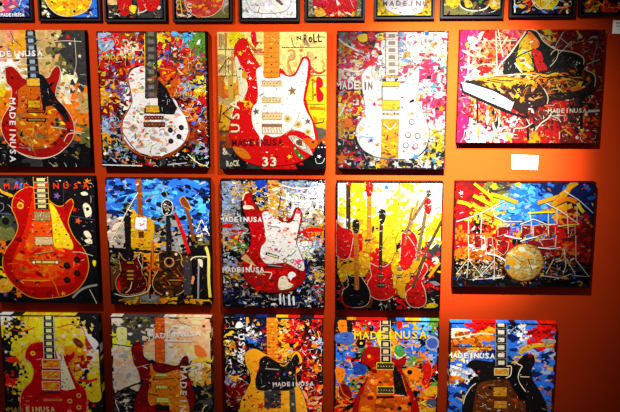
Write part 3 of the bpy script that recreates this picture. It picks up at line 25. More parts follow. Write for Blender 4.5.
{'k':'24','x':1.2384,'z':0.6648,'w':0.4046,'h':0.5068,'E':9.5,'parts':[('paint_streaks',None,-1,[('p','b',1,[364,35,384,21,392,55,371,55]),('r','r',7.6,1,[161,224,181,210]),('x','eKrb',22,1.9,4.6,[1,9,792,5,800,262,3,268],'m'),('r','b',6.1,1,[750,206,791,192]),('r','w',7.6,1,[251,266,429,237]),('x','kkKknRg',90,6.1,19.8,[4,588,256,672,464,627,754,582,807,986,7,1002],'m'),('x','wWg',40,3.0,7.6,[6,790,802,811,807,993,7,1002],'m'),('x','yYnoK',30,6.1,15.2,[17,338,803,361,807,491,18,497],'m')]),('painted_guitar','red guitar body at the left edge',-1,[('p',(205,10,10),1,[0,296,45,352,114,373,131,422,122,497,102,587,60,609,18,588,1,545]),('r','W',4,1,[0,296,45,352,114,373,131,422,122,497,102,587,60,609,18,588,1,545,0,296]),('x','rr',16,5.3,15.2,[0,296,45,352,114,373,131,422,122,497,102,587,60,609,18,588,1,545],'s')]),('neck',None,1,[('r',(75,50,35),32.8,0,[90,9,93,366]),('x','kngW',9,3.0,7.6,[86,9,100,9,103,366,83,366],'m'),('r','n',2.3,0,[77,60,104,60]),('r','n',2.3,0,[77,111,105,111]),('r','n',2.3,0,[77,162,105,162]),('r','n',2.3,0,[78,213,106,213]),('r','n',2.3,0,[78,264,106,264]),('r','n',2.3,0,[79,315,106,315])]),('headstock',None,1,[('p',(190,30,20),1,[72,2,104,2,107,29,77,32]),('r','k',3,1,[72,2,104,2,107,29,77,32,72,2]),('x','Wgk',8,3.0,6.8,[72,2,104,2,107,29,77,32],'m')]),('painted_guitar','yellow guitar behind the black one',-1,[('p',(225,150,20),1,[184,496,192,544,255,557,263,658,229,737,187,745,117,731,62,790,27,761,16,689,61,645,116,630,172,587]),('r','k',4,1,[184,496,192,544,255,557,263,658,229,737,187,745,117,731,62,790,27,761,16,689,61,645,116,630,172,587,184,496]),('x','YYy',16,5.3,15.2,[184,496,192,544,255,557,263,658,229,737,187,745,117,731,62,790,27,761,16,689,61,645,116,630,172,587],'s')]),('neck',None,4,[('r',(220,130,30),32.8,0,[249,112,253,450]),('x','kngW',9,3.0,7.6,[245,112,259,112,263,450,243,450],'m'),('r','n',2.3,0,[236,160,263,160]),('r','n',2.3,0,[236,209,264,209]),('r','n',2.3,0,[237,257,265,257]),('r','n',2.3,0,[237,305,265,305]),('r','n',2.3,0,[238,353,266,353]),('r','n',2.3,0,[239,402,266,402])]),('headstock',None,4,[('p',(205,20,15),1,[220,15,247,1,275,21,269,98,235,105]),('r','k',3,1,[220,15,247,1,275,21,269,98,235,105,220,15]),('x','Wgk',8,3.0,6.8,[220,15,247,1,275,21,269,98,235,105],'m')]),('painted_guitar','yellow guitar with pale cutaway behind the red ones',-1,[('p',(235,185,25),1,[405,406,445,370,476,391,454,448,461,494,463,584,436,627,353,614,351,528,364,470]),('r','k',4,1,[405,406,445,370,476,391,454,448,461,494,463,584,436,627,353,614,351,528,364,470,405,406]),('x','yY',16,5.3,15.2,[405,406,445,370,476,391,454,448,461,494,463,584,436,627,353,614,351,528,364,470],'s')]),('neck',None,7,[('r',(240,190,60),20.5,0,[477,13,476,391]),('x','kngW',9,3.0,7.6,[473,13,487,13,486,391,466,391],'m'),('r','n',2.3,0,[468,67,485,67]),('r','n',2.3,0,[468,121,485,121]),('r','n',2.3,0,[468,175,485,175]),('r','n',2.3,0,[468,229,485,229]),('r','n',2.3,0,[468,283,485,283]),('r','n',2.3,0,[468,337,485,337])]),('painted_guitar','red guitar with dark headstock, front centre',-1,[('p',(205,8,12),1,[263,629,312,657,381,657,429,620,454,663,438,728,467,800,462,873,414,917,344,930,280,904,245,853,246,788,274,737,263,679]),('r','W',4,1,[263,629,312,657,381,657,429,620,454,663,438,728,467,800,462,873,414,917,344,930,280,904,245,853,246,788,274,737,263,679,263,629]),('x','rr',16,5.3,15.2,[263,629,312,657,381,657,429,620,454,663,438,728,467,800,462,873,414,917,344,930,280,904,245,853,246,788,274,737,263,679],'s')]),('neck',None,9,[('r',(50,35,30),26.7,0,[345,322,342,495,343,686]),('x','kngW',9,3.0,7.6,[341,322,355,322,353,686,333,686],'m'),('r','n',2.3,0,[333,374,356,374]),('r','n',2.3,0,[333,426,356,426]),('r','n',2.3,0,[333,478,355,478]),('r','n',2.3,0,[333,530,355,530]),('r','n',2.3,0,[332,582,355,582]),('r','n',2.3,0,[332,634,355,634])]),('headstock',None,9,[('p',(30,28,25),1,[326,216,367,216,377,265,355,315,331,301]),('r','k',3,1,[326,216,367,216,377,265,355,315,331,301,326,216]),('x','Wgk',8,3.0,6.8,[326,216,367,216,377,265,355,315,331,301],'m')]),('pickup',None,9,[('p','K',0,[324,722,366,722,366,741,324,741]),('r','k',5,0,[324,722,366,722,366,741,324,741,324,722]),('d','W',329,732,3,3),('d','W',340,732,3,3),('d','W',350,732,3,3),('d','W',361,732,3,3)]),('pickup',None,9,[('p','K',0,[325,794,377,794,377,823,325,823]),('r','k',5,0,[325,794,377,794,377,823,325,823,325,794]),('d','W',332,808,3,3),('d','W',344,808,3,3),('d','W',358,808,3,3),('d','W',370,808,3,3)]),('painted_guitar','black guitar with orange neck at lower left',-1,[('p',(22,18,20),1,[82,717,117,739,187,738,216,774,258,846,266,919,232,978,148,993,77,980,49,921,55,855,97,811]),('r','W',4,1,[82,717,117,739,187,738,216,774,258,846,266,919,232,978,148,993,77,980,49,921,55,855,97,811,82,717]),('x','kkK',16,5.3,15.2,[82,717,117,739,187,738,216,774,258,846,266,919,232,978,148,993,77,980,49,921,55,855,97,811],'s')]),('neck',None,14,[('r',(190,105,30),34.9,0,[148,366,154,496,163,847]),('x','kngW',9,3.0,7.6,[144,366,158,366,173,847,153,847],'m'),('r','n',2.3,0,[135,435,165,435]),('r','n',2.3,0,[138,503,167,503]),('r','n',2.3,0,[140,572,169,572]),('r','n',2.3,0,[142,641,171,641]),('r','n',2.3,0,[144,710,173,710]),('r','n',2.3,0,[146,778,176,778])]),('headstock',None,14,[('p',(35,32,30),1,[127,302,168,295,176,351,163,394,135,387]),('r','k',3,1,[127,302,168,295,176,351,163,394,135,387,127,302]),('x','Wgk',8,3.0,6.8,[127,302,168,295,176,351,163,394,135,387],'m'),('r','r',9.1,1,[41,877,63,965,134,994])]),('painted_guitar','gold guitar between the red ones, right of centre',-1,[('p',(228,170,25),1,[462,541,512,584,534,641,514,699,536,749,509,807,468,829,439,786,445,728,423,671,436,599]),('r','k',4,1,[462,541,512,584,534,641,514,699,536,749,509,807,468,829,439,786,445,728,423,671,436,599,462,541]),('x','YyY',16,5.3,15.2,[462,541,512,584,534,641,514,699,536,749,509,807,468,829,439,786,445,728,423,671,436,599],'s')]),('neck',None,17,[('r',(150,90,40),18.5,0,[579,194,524,493]),('x','kngW',9,3.0,7.6,[575,194,589,194,534,493,514,493],'m'),('r','n',2.3,0,[563,237,579,237]),('r','n',2.3,0,[556,279,571,279]),('r','n',2.3,0,[548,322,563,322]),('r','n',2.3,0,[540,365,555,365]),('r','n',2.3,0,[532,408,547,408]),('r','n',2.3,0,[524,450,540,450])]),('pickup',None,17,[('p','K',0,[472,670,507,670,507,687,472,687]),('r','k',5,0,[472,670,507,670,507,687,472,687,472,670]),('d','W',476,678,3,3),('d','W',485,678,3,3),('d','W',494,678,3,3),('d','W',503,678,3,3)]),('pickup',None,17,[('p','K',0,[469,728,505,728,505,745,469,745]),('r','k',5,0,[469,728,505,728,505,745,469,745,469,728]),('d','W',474,736,3,3),('d','W',482,736,3,3),('d','W',492,736,3,3),('d','W',500,736,3,3)]),('painted_guitar','red guitar body behind the leaning necks at right',-1,[('p',(215,15,12),1,[522,391,569,376,604,404,626,461,620,492,628,540,609,612,562,669,520,655,494,598,497,527]),('r','W',4,1,[522,391,569,376,604,404,626,461,620,492,628,540,609,612,562,669,520,655,494,598,497,527,522,391]),('x','rr',16,5.3,15.2,[522,391,569,376,604,404,626,461,620,492,628,540,609,612,562,669,520,655,494,598,497,527],'s')]),('neck',None,21,[('r',(205,130,40),20.5,0,[619,137,556,405]),('x','kngW',9,3.0,7.6,[615,137,629,137,566,405,546,405],'m'),('r','n',2.3,0,[601,175,619,175]),('r','n',2.3,0,[592,214,610,214]),('r','n',2.3,0,[583,252,601,252]),('r','n',2.3,0,[574,290,592,290]),('r','n',2.3,0,[565,328,583,328]),('r','n',2.3,0,[556,367,574,367])]),('painted_guitar','red guitar behind, right of centre',-1,[('p',(205,15,15),1,[501,391,536,405,600,493,615,554,589,626,535,698,492,656,491,584]),('r','W',4,1,[501,391,536,405,600,493,615,554,589,626,535,698,492,656,491,584,501,391]),('x','r',16,5.3,15.2,[501,391,536,405,600,493,615,554,589,626,535,698,492,656,491,584],'s')]),('neck',None,23,[('r',(120,95,60),22.6,0,[706,74,522,391]),('x','kngW',9,3.0,7.6,[702,74,716,74,532,391,512,391],'m'),('r','n',2.3,0,[670,119,689,119]),('r','n',2.3,0,[644,165,663,165]),('r','n',2.3,0,[618,210,637,210]),('r','n',2.3,0,[591,255,610,255]),('r','n',2.3,0,[565,300,584,300]),('r','n',2.3,0,[539,346,558,346])]),('headstock',None,23,[('p',(60,60,50),1,[678,68,705,60,716,88,693,109]),('r','k',3,1,[678,68,705,60,716,88,693,109,678,68]),('x','Wgk',8,3.0,6.8,[678,68,705,60,716,88,693,109],'m')]),('painted_guitar','yellow guitar leaning right with dark trim',-1,[('p',(228,160,20),1,[671,568,632,669,578,741,538,829,546,887,519,916,476,873,467,786,487,742,549,684,602,612]),('r','k',4,1,[671,568,632,669,578,741,538,829,546,887,519,916,476,873,467,786,487,742,549,684,602,612,671,568]),('x','YY',16,5.3,15.2,[671,568,632,669,578,741,538,829,546,887,519,916,476,873,467,786,487,742,549,684,602,612],'s')]),('neck',None,26,[('r',(120,90,50),26.7,0,[694,137,638,492,630,611]),('x','kngW',9,3.0,7.6,[690,137,704,137,640,611,620,611],'m'),('r','n',2.3,0,[674,205,696,205]),('r','n',2.3,0,[664,272,687,272]),('r','n',2.3,0,[655,340,678,340]),('r','n',2.3,0,[646,408,669,408]),('r','n',2.3,0,[637,476,660,476]),('r','n',2.3,0,[628,543,650,543])]),('headstock',None,26,[('p',(205,15,12),1,[671,137,700,123,721,151,717,221,690,242,668,193]),('r','k',3,1,[671,137,700,123,721,151,717,221,690,242,668,193,671,137]),('x','Wgk',8,3.0,6.8,[671,137,700,123,721,151,717,221,690,242,668,193],'m')]),('pickup',None,26,[('p','K',0,[570,713,598,713,598,734,570,734]),('r','k',5,0,[570,713,598,713,598,734,570,734,570,713]),('d','W',574,724,3,3),('d','W',580,724,3,3),('d','W',588,724,3,3),('d','W',594,724,3,3)]),('painted_guitar','red guitar at the lower right',-1,[('p',(200,10,12),1,[679,625,708,682,662,769,692,856,701,943,667,980,597,985,554,945,541,872,580,828,620,770,653,697]),('r','W',4,1,[679,625,708,682,662,769,692,856,701,943,667,980,597,985,554,945,541,872,580,828,620,770,653,697,679,625]),('x','rR',16,5.3,15.2,[679,625,708,682,662,769,692,856,701,943,667,980,597,985,554,945,541,872,580,828,620,770,653,697],'s')]),('neck',None,30,[('r',(90,60,35),20.5,0,[801,297,710,492,594,828]),('x','kngW',9,3.0,7.6,[797,297,811,297,604,828,584,828],'m'),('r','n',2.3,0,[763,373,780,373]),('r','n',2.3,0,[733,449,750,449]),('r','n',2.3,0,[704,525,721,525]),('r','n',2.3,0,[674,600,691,600]),('r','n',2.3,0,[645,676,662,676]),('r','n',2.3,0,[615,752,632,752])]),('paint_drips',None,-1,[('p','k',1,[475,462,509,448,547,476,531,493,482,494]),('r','k',7.6,1,[434,491,392,449,439,392]),('p','W',1,[734,596,775,581,790,624,755,639]),('r','Y',22.8,1,[717,740,797,624]),('r','r',22.8,1,[732,805,796,840]),('p','y',1,[681,987,736,950,792,964,765,987]),('r','W',3.8,1,[258,802,328,845,411,786]),('x','wW',30,2.3,5.3,[48,761,759,754,765,972,49,980],'m'),('x','rR',14,6.1,15.2,[20,776,62,775,63,965,21,965],'m')])],'sides':'k','edge':'k','pal':'yYwyWyyW','n':200,'label':'painting of crowded red, yellow and black guitars on pale yellow ground','grid':['wyywwyww','wywwyWww','yyyWyyww','wyyyyWwy','yyYyyyyy','rrYyyYyw','rrYrkYrK','YYrrYkYr','kYrrYYrk','kkrrkrrk','kkrrkrrk','kRkkkrkk']},
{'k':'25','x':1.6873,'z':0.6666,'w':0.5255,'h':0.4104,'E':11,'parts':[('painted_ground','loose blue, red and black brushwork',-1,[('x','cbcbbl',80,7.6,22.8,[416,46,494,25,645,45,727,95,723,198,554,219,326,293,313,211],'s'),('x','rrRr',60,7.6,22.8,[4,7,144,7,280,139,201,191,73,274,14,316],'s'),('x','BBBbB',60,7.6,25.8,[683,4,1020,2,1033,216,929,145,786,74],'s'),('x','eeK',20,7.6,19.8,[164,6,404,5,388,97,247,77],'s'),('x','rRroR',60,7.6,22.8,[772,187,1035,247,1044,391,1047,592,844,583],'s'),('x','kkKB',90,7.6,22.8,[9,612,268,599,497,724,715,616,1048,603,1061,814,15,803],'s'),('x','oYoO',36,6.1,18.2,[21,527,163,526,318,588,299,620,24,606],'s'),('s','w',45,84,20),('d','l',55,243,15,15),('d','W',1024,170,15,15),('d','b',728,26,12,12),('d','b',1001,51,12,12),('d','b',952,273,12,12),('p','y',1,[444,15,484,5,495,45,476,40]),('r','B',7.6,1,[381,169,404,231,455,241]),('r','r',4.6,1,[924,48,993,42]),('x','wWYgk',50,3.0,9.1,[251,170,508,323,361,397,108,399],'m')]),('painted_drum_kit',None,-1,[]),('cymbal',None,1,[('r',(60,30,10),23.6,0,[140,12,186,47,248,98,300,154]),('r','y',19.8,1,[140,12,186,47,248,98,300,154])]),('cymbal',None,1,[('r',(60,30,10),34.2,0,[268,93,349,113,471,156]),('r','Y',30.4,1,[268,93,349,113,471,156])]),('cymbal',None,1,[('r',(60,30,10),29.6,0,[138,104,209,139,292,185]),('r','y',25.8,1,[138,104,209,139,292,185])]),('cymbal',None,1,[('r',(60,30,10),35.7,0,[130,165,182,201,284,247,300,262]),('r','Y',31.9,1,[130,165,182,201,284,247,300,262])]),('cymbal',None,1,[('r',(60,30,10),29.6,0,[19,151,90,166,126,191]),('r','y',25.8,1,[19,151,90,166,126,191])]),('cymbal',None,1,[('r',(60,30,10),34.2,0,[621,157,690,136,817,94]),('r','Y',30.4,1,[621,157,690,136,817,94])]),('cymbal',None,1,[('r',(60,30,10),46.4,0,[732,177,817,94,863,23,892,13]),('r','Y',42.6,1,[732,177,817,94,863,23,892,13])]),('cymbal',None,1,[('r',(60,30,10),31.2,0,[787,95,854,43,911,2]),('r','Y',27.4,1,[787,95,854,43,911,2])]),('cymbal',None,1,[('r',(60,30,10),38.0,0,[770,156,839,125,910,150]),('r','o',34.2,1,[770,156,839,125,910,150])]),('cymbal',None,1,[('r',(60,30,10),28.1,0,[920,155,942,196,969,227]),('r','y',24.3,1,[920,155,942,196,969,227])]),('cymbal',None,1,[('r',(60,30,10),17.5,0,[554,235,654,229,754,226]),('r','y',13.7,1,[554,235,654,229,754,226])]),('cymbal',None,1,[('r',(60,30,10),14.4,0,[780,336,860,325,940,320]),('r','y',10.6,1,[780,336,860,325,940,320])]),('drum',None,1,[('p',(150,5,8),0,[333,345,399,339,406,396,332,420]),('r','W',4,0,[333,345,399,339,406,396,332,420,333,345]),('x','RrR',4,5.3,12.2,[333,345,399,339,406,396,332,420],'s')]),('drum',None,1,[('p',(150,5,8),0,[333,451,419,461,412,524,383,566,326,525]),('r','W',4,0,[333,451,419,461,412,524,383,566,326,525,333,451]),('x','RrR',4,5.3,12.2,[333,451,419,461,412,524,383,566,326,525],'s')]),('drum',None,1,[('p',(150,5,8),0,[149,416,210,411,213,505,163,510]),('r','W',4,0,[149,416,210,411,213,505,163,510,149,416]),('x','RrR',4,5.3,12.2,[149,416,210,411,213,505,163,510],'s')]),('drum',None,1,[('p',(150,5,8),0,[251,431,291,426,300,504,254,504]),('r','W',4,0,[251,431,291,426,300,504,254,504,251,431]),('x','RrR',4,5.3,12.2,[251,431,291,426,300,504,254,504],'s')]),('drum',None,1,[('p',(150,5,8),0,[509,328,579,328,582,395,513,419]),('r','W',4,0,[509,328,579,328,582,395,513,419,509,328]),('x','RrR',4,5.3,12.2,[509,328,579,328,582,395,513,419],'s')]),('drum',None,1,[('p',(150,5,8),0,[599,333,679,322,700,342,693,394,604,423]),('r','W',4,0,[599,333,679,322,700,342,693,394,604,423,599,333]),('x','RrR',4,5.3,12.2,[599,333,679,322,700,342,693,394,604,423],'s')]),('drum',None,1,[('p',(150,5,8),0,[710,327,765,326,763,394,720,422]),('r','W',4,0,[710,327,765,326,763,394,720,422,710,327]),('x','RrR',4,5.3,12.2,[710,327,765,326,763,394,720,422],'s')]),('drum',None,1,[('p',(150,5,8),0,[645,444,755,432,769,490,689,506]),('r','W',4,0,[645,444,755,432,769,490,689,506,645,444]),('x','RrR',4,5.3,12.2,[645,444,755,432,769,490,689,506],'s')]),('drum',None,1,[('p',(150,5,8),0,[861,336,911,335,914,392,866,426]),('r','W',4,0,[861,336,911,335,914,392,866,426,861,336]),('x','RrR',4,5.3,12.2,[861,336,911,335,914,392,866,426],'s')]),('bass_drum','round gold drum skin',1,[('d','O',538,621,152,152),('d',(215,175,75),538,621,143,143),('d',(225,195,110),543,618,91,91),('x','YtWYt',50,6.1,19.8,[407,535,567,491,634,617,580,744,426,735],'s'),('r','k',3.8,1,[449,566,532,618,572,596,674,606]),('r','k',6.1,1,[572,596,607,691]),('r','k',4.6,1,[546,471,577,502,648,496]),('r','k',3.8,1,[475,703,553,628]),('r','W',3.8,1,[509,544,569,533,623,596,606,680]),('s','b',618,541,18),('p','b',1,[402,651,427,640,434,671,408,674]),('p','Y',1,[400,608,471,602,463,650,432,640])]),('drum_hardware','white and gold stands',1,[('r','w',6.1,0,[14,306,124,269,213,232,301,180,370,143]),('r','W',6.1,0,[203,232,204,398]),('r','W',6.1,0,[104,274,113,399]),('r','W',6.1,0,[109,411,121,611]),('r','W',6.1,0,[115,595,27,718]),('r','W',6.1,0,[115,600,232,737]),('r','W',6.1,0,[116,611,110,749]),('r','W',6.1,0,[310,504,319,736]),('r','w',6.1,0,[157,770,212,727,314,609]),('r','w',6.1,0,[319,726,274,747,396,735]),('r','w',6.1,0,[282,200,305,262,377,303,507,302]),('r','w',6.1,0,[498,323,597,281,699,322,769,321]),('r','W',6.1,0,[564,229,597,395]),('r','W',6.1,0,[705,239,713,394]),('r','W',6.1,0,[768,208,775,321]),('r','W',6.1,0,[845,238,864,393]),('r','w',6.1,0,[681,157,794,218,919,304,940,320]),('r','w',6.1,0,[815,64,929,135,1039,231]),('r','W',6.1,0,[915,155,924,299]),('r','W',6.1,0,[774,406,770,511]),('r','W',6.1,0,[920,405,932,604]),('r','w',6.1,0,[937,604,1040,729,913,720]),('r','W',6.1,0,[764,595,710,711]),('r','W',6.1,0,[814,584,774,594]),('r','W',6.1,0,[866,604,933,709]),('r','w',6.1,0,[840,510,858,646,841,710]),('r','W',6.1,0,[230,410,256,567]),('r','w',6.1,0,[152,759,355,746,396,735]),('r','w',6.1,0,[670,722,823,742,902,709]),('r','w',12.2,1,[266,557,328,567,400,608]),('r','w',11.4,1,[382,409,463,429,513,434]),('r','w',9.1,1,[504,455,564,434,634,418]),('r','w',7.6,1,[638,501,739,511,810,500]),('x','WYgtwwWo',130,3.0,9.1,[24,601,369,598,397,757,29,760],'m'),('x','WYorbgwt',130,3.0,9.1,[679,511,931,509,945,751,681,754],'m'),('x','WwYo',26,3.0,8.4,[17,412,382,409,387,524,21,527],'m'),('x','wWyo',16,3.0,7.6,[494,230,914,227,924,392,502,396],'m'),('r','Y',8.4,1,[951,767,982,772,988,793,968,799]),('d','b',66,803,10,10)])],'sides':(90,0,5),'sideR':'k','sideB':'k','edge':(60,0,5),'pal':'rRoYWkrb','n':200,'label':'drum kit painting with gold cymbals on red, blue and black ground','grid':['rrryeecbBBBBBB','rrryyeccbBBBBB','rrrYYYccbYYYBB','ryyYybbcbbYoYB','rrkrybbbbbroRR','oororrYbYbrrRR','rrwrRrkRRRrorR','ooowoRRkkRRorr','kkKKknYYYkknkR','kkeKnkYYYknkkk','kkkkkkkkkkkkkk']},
{'k':'31','x':-0.098,'z':0.1216,'w':0.3982,'h':0.508,'E':0.5,'parts':[('painted_star',None,-1,[('s','W',60,171,23),('s','W',509,170,23),('s','W',601,160,18),('d','y',37,34,8,8),('d','y',37,201,8,8),('d','y',744,105,8,8),('d','y',730,159,8,8),('d','W',36,308,12,12),('p',(150,30,20),1,[684,185,711,200,736,257,693,280]),('p','W',1,[673,127,780,213,756,286,736,257,698,185]),('p',(90,30,20),1,[578,201,621,186,667,244,624,259]),('r','O',6.8,1,[464,101,564,71,660,99,685,156]),('p',(200,30,10),1,[26,358,111,351,137,390,66,394]),('r','r',6.8,1,[106,120,182,136,283,96]),('r','r',19.8,1,[610,527,679,548,765,525]),('p','Y',1,[675,630,782,621,778,711,699,719]),('d','k',684,462,18,18),('x','Yyk',10,3.0,6.1,[10,588,108,616,109,811,9,813],'m'),('r','W',4.6,1,[646,638,707,555])]),('painted_guitar',None,-1,[('p',(150,4,12),1,[200,294,238,242,296,222,352,226,439,291,480,327,550,326,587,289,595,332,554,387,545,417,594,549,655,608,673,682,668,772,634,878,544,971,370,1004,227,991,146,902,124,796,128,691,165,615,226,555,252,465,229,392,195,367,190,338]),('r',(200,110,60),4,1,[200,294,238,242,296,222,352,226,439,291,480,327,550,326,587,289,595,332,554,387,545,417,594,549,655,608,673,682,668,772,634,878,544,971,370,1004,227,991,146,902,124,796,128,691,165,615,226,555,252,465,229,392,195,367,190,338,200,294]),('x','RRrR',50,7.6,22.8,[200,294,238,242,296,222,352,226,439,291,480,327,550,326,587,289,595,332,554,387,545,417,594,549,655,608,673,682,668,772,634,878,544,971,370,1004,227,991,146,902,124,796,128,691,165,615,226,555,252,465,229,392,195,367,190,338],'s'),('d','Y',255,316,20,20),('d','r',255,316,9,9),('r',(210,120,120),4.6,1,[126,736,140,661,180,600])]),('neck',None,1,[('p',(22,20,20),0,[359,-10,440,-11,432,364,343,365]),('r','g',2.7,0,[357,44,439,43]),('r','g',2.7,0,[354,97,438,96]),('r','g',2.7,0,[352,151,437,150]),('r','g',2.7,0,[350,204,435,203]),('r','g',2.7,0,[348,258,434,257]),('r','g',2.7,0,[345,311,433,310]),('p',(215,185,120),0,[376,2,421,2,421,31,376,31]),('p',(215,185,120),0,[374,56,420,56,420,85,374,85]),('p',(215,185,120),0,[373,109,418,109,418,138,373,138]),('p',(215,185,120),0,[371,163,416,163,416,192,371,192]),('p',(215,185,120),0,[369,217,414,217,414,246,369,246]),('p',(215,185,120),0,[367,270,413,270,413,299,367,299]),('p',(215,185,120),0,[366,324,411,324,411,353,366,353]),('r','W',3.8,0,[359,-10,343,365]),('r','W',3.8,0,[440,-11,432,364])]),('pickguard',None,1,[('p',(205,180,140),0,[443,283,478,349,487,388,492,300,511,388,584,609,505,625,470,618,476,389,456,364]),('r','W',3,0,[443,283,478,349,487,388,492,300,511,388,584,609,505,625,470,618,476,389,456,364,443,283]),('x','kdr',6,3.0,9.1,[478,477,555,491,577,609,471,611],'m')]),('pickup',None,1,[('p',(215,95,15),0,[327,364,468,364,468,437,327,437]),('r','W',5,0,[327,364,468,364,468,437,327,437,327,364]),('d','y',339,400,3,3),('d','y',362,400,3,3),('d','y',386,400,3,3),('d','y',409,400,3,3),('d','y',433,400,3,3),('d','y',456,400,3,3),('x','oYr',10,4.6,11.4,[336,373,463,371,460,429,332,430],'s')]),('pickup',None,1,[('p',(215,95,15),0,[321,460,462,460,462,529,321,529]),('r','W',5,0,[321,460,462,460,462,529,321,529,321,460]),('d','y',333,494,3,3),('d','y',356,494,3,3),('d','y',380,494,3,3),('d','y',403,494,3,3),('d','y',427,494,3,3),('d','y',450,494,3,3),('x','oYr',10,4.6,11.4,[330,469,458,467,454,520,327,522],'s')]),('pickup',None,1,[('p',(215,95,15),0,[315,551,457,551,457,623,315,623]),('r','W',5,0,[315,551,457,551,457,623,315,623,315,551]),('d','y',327,587,3,3),('d','y',350,587,3,3),('d','y',374,587,3,3),('d','y',398,587,3,3),('d','y',422,587,3,3),('d','y',445,587,3,3),('x','oYr',10,4.6,11.4,[325,559,452,557,449,614,321,616],'s')]),('bridge',None,1,[('r','k',9.1,0,[326,649,459,647]),('r',(200,110,40),18.2,0,[316,710,472,708]),('r','k',4.6,0,[323,710,465,708])]),('control_knob',None,1,[('d',(225,150,60),609,668,20,20),('d','R',609,668,11,11)]),('control_knob',None,1,[('d',(225,150,60),533,717,20,20),('d','R',533,717,11,11)]),('control_knob',None,1,[('d',(225,150,60),604,770,20,20),('d','R',604,770,11,11)]),('control_knob',None,1,[('d',(225,150,60),526,812,20,20),('d','R',526,812,11,11)]),('lettering','cream letters across the lower body',-1,[('t',(215,170,110),'EINUSA',166,813,410,810,43)]),('lettering','dim letters at the lower left',-1,[('t',(120,90,40),'MAD',20,813,149,814,38)]),('lettering','white letters down the left side',-1,[('t','W','USA',178,25,165,280,33),('t','k','US',174,3,171,84,33)])],'sides':None,'edge':'k','pal':'YokyOYtW','n':230,'label':'red guitar painting with three orange pickups on yellow and black, at bottom left','grid':['WkYYYYYkk','YkYyyYYtk','kYYYtYYYk','kYoYytooW','kYtYyooRt','kkyyyooWY','rYyyWtYkY','kYYtttYYY','kkkyWtYrk','kkkkkkYYk','kkkkkkkkk','kkkkkkkkk']},
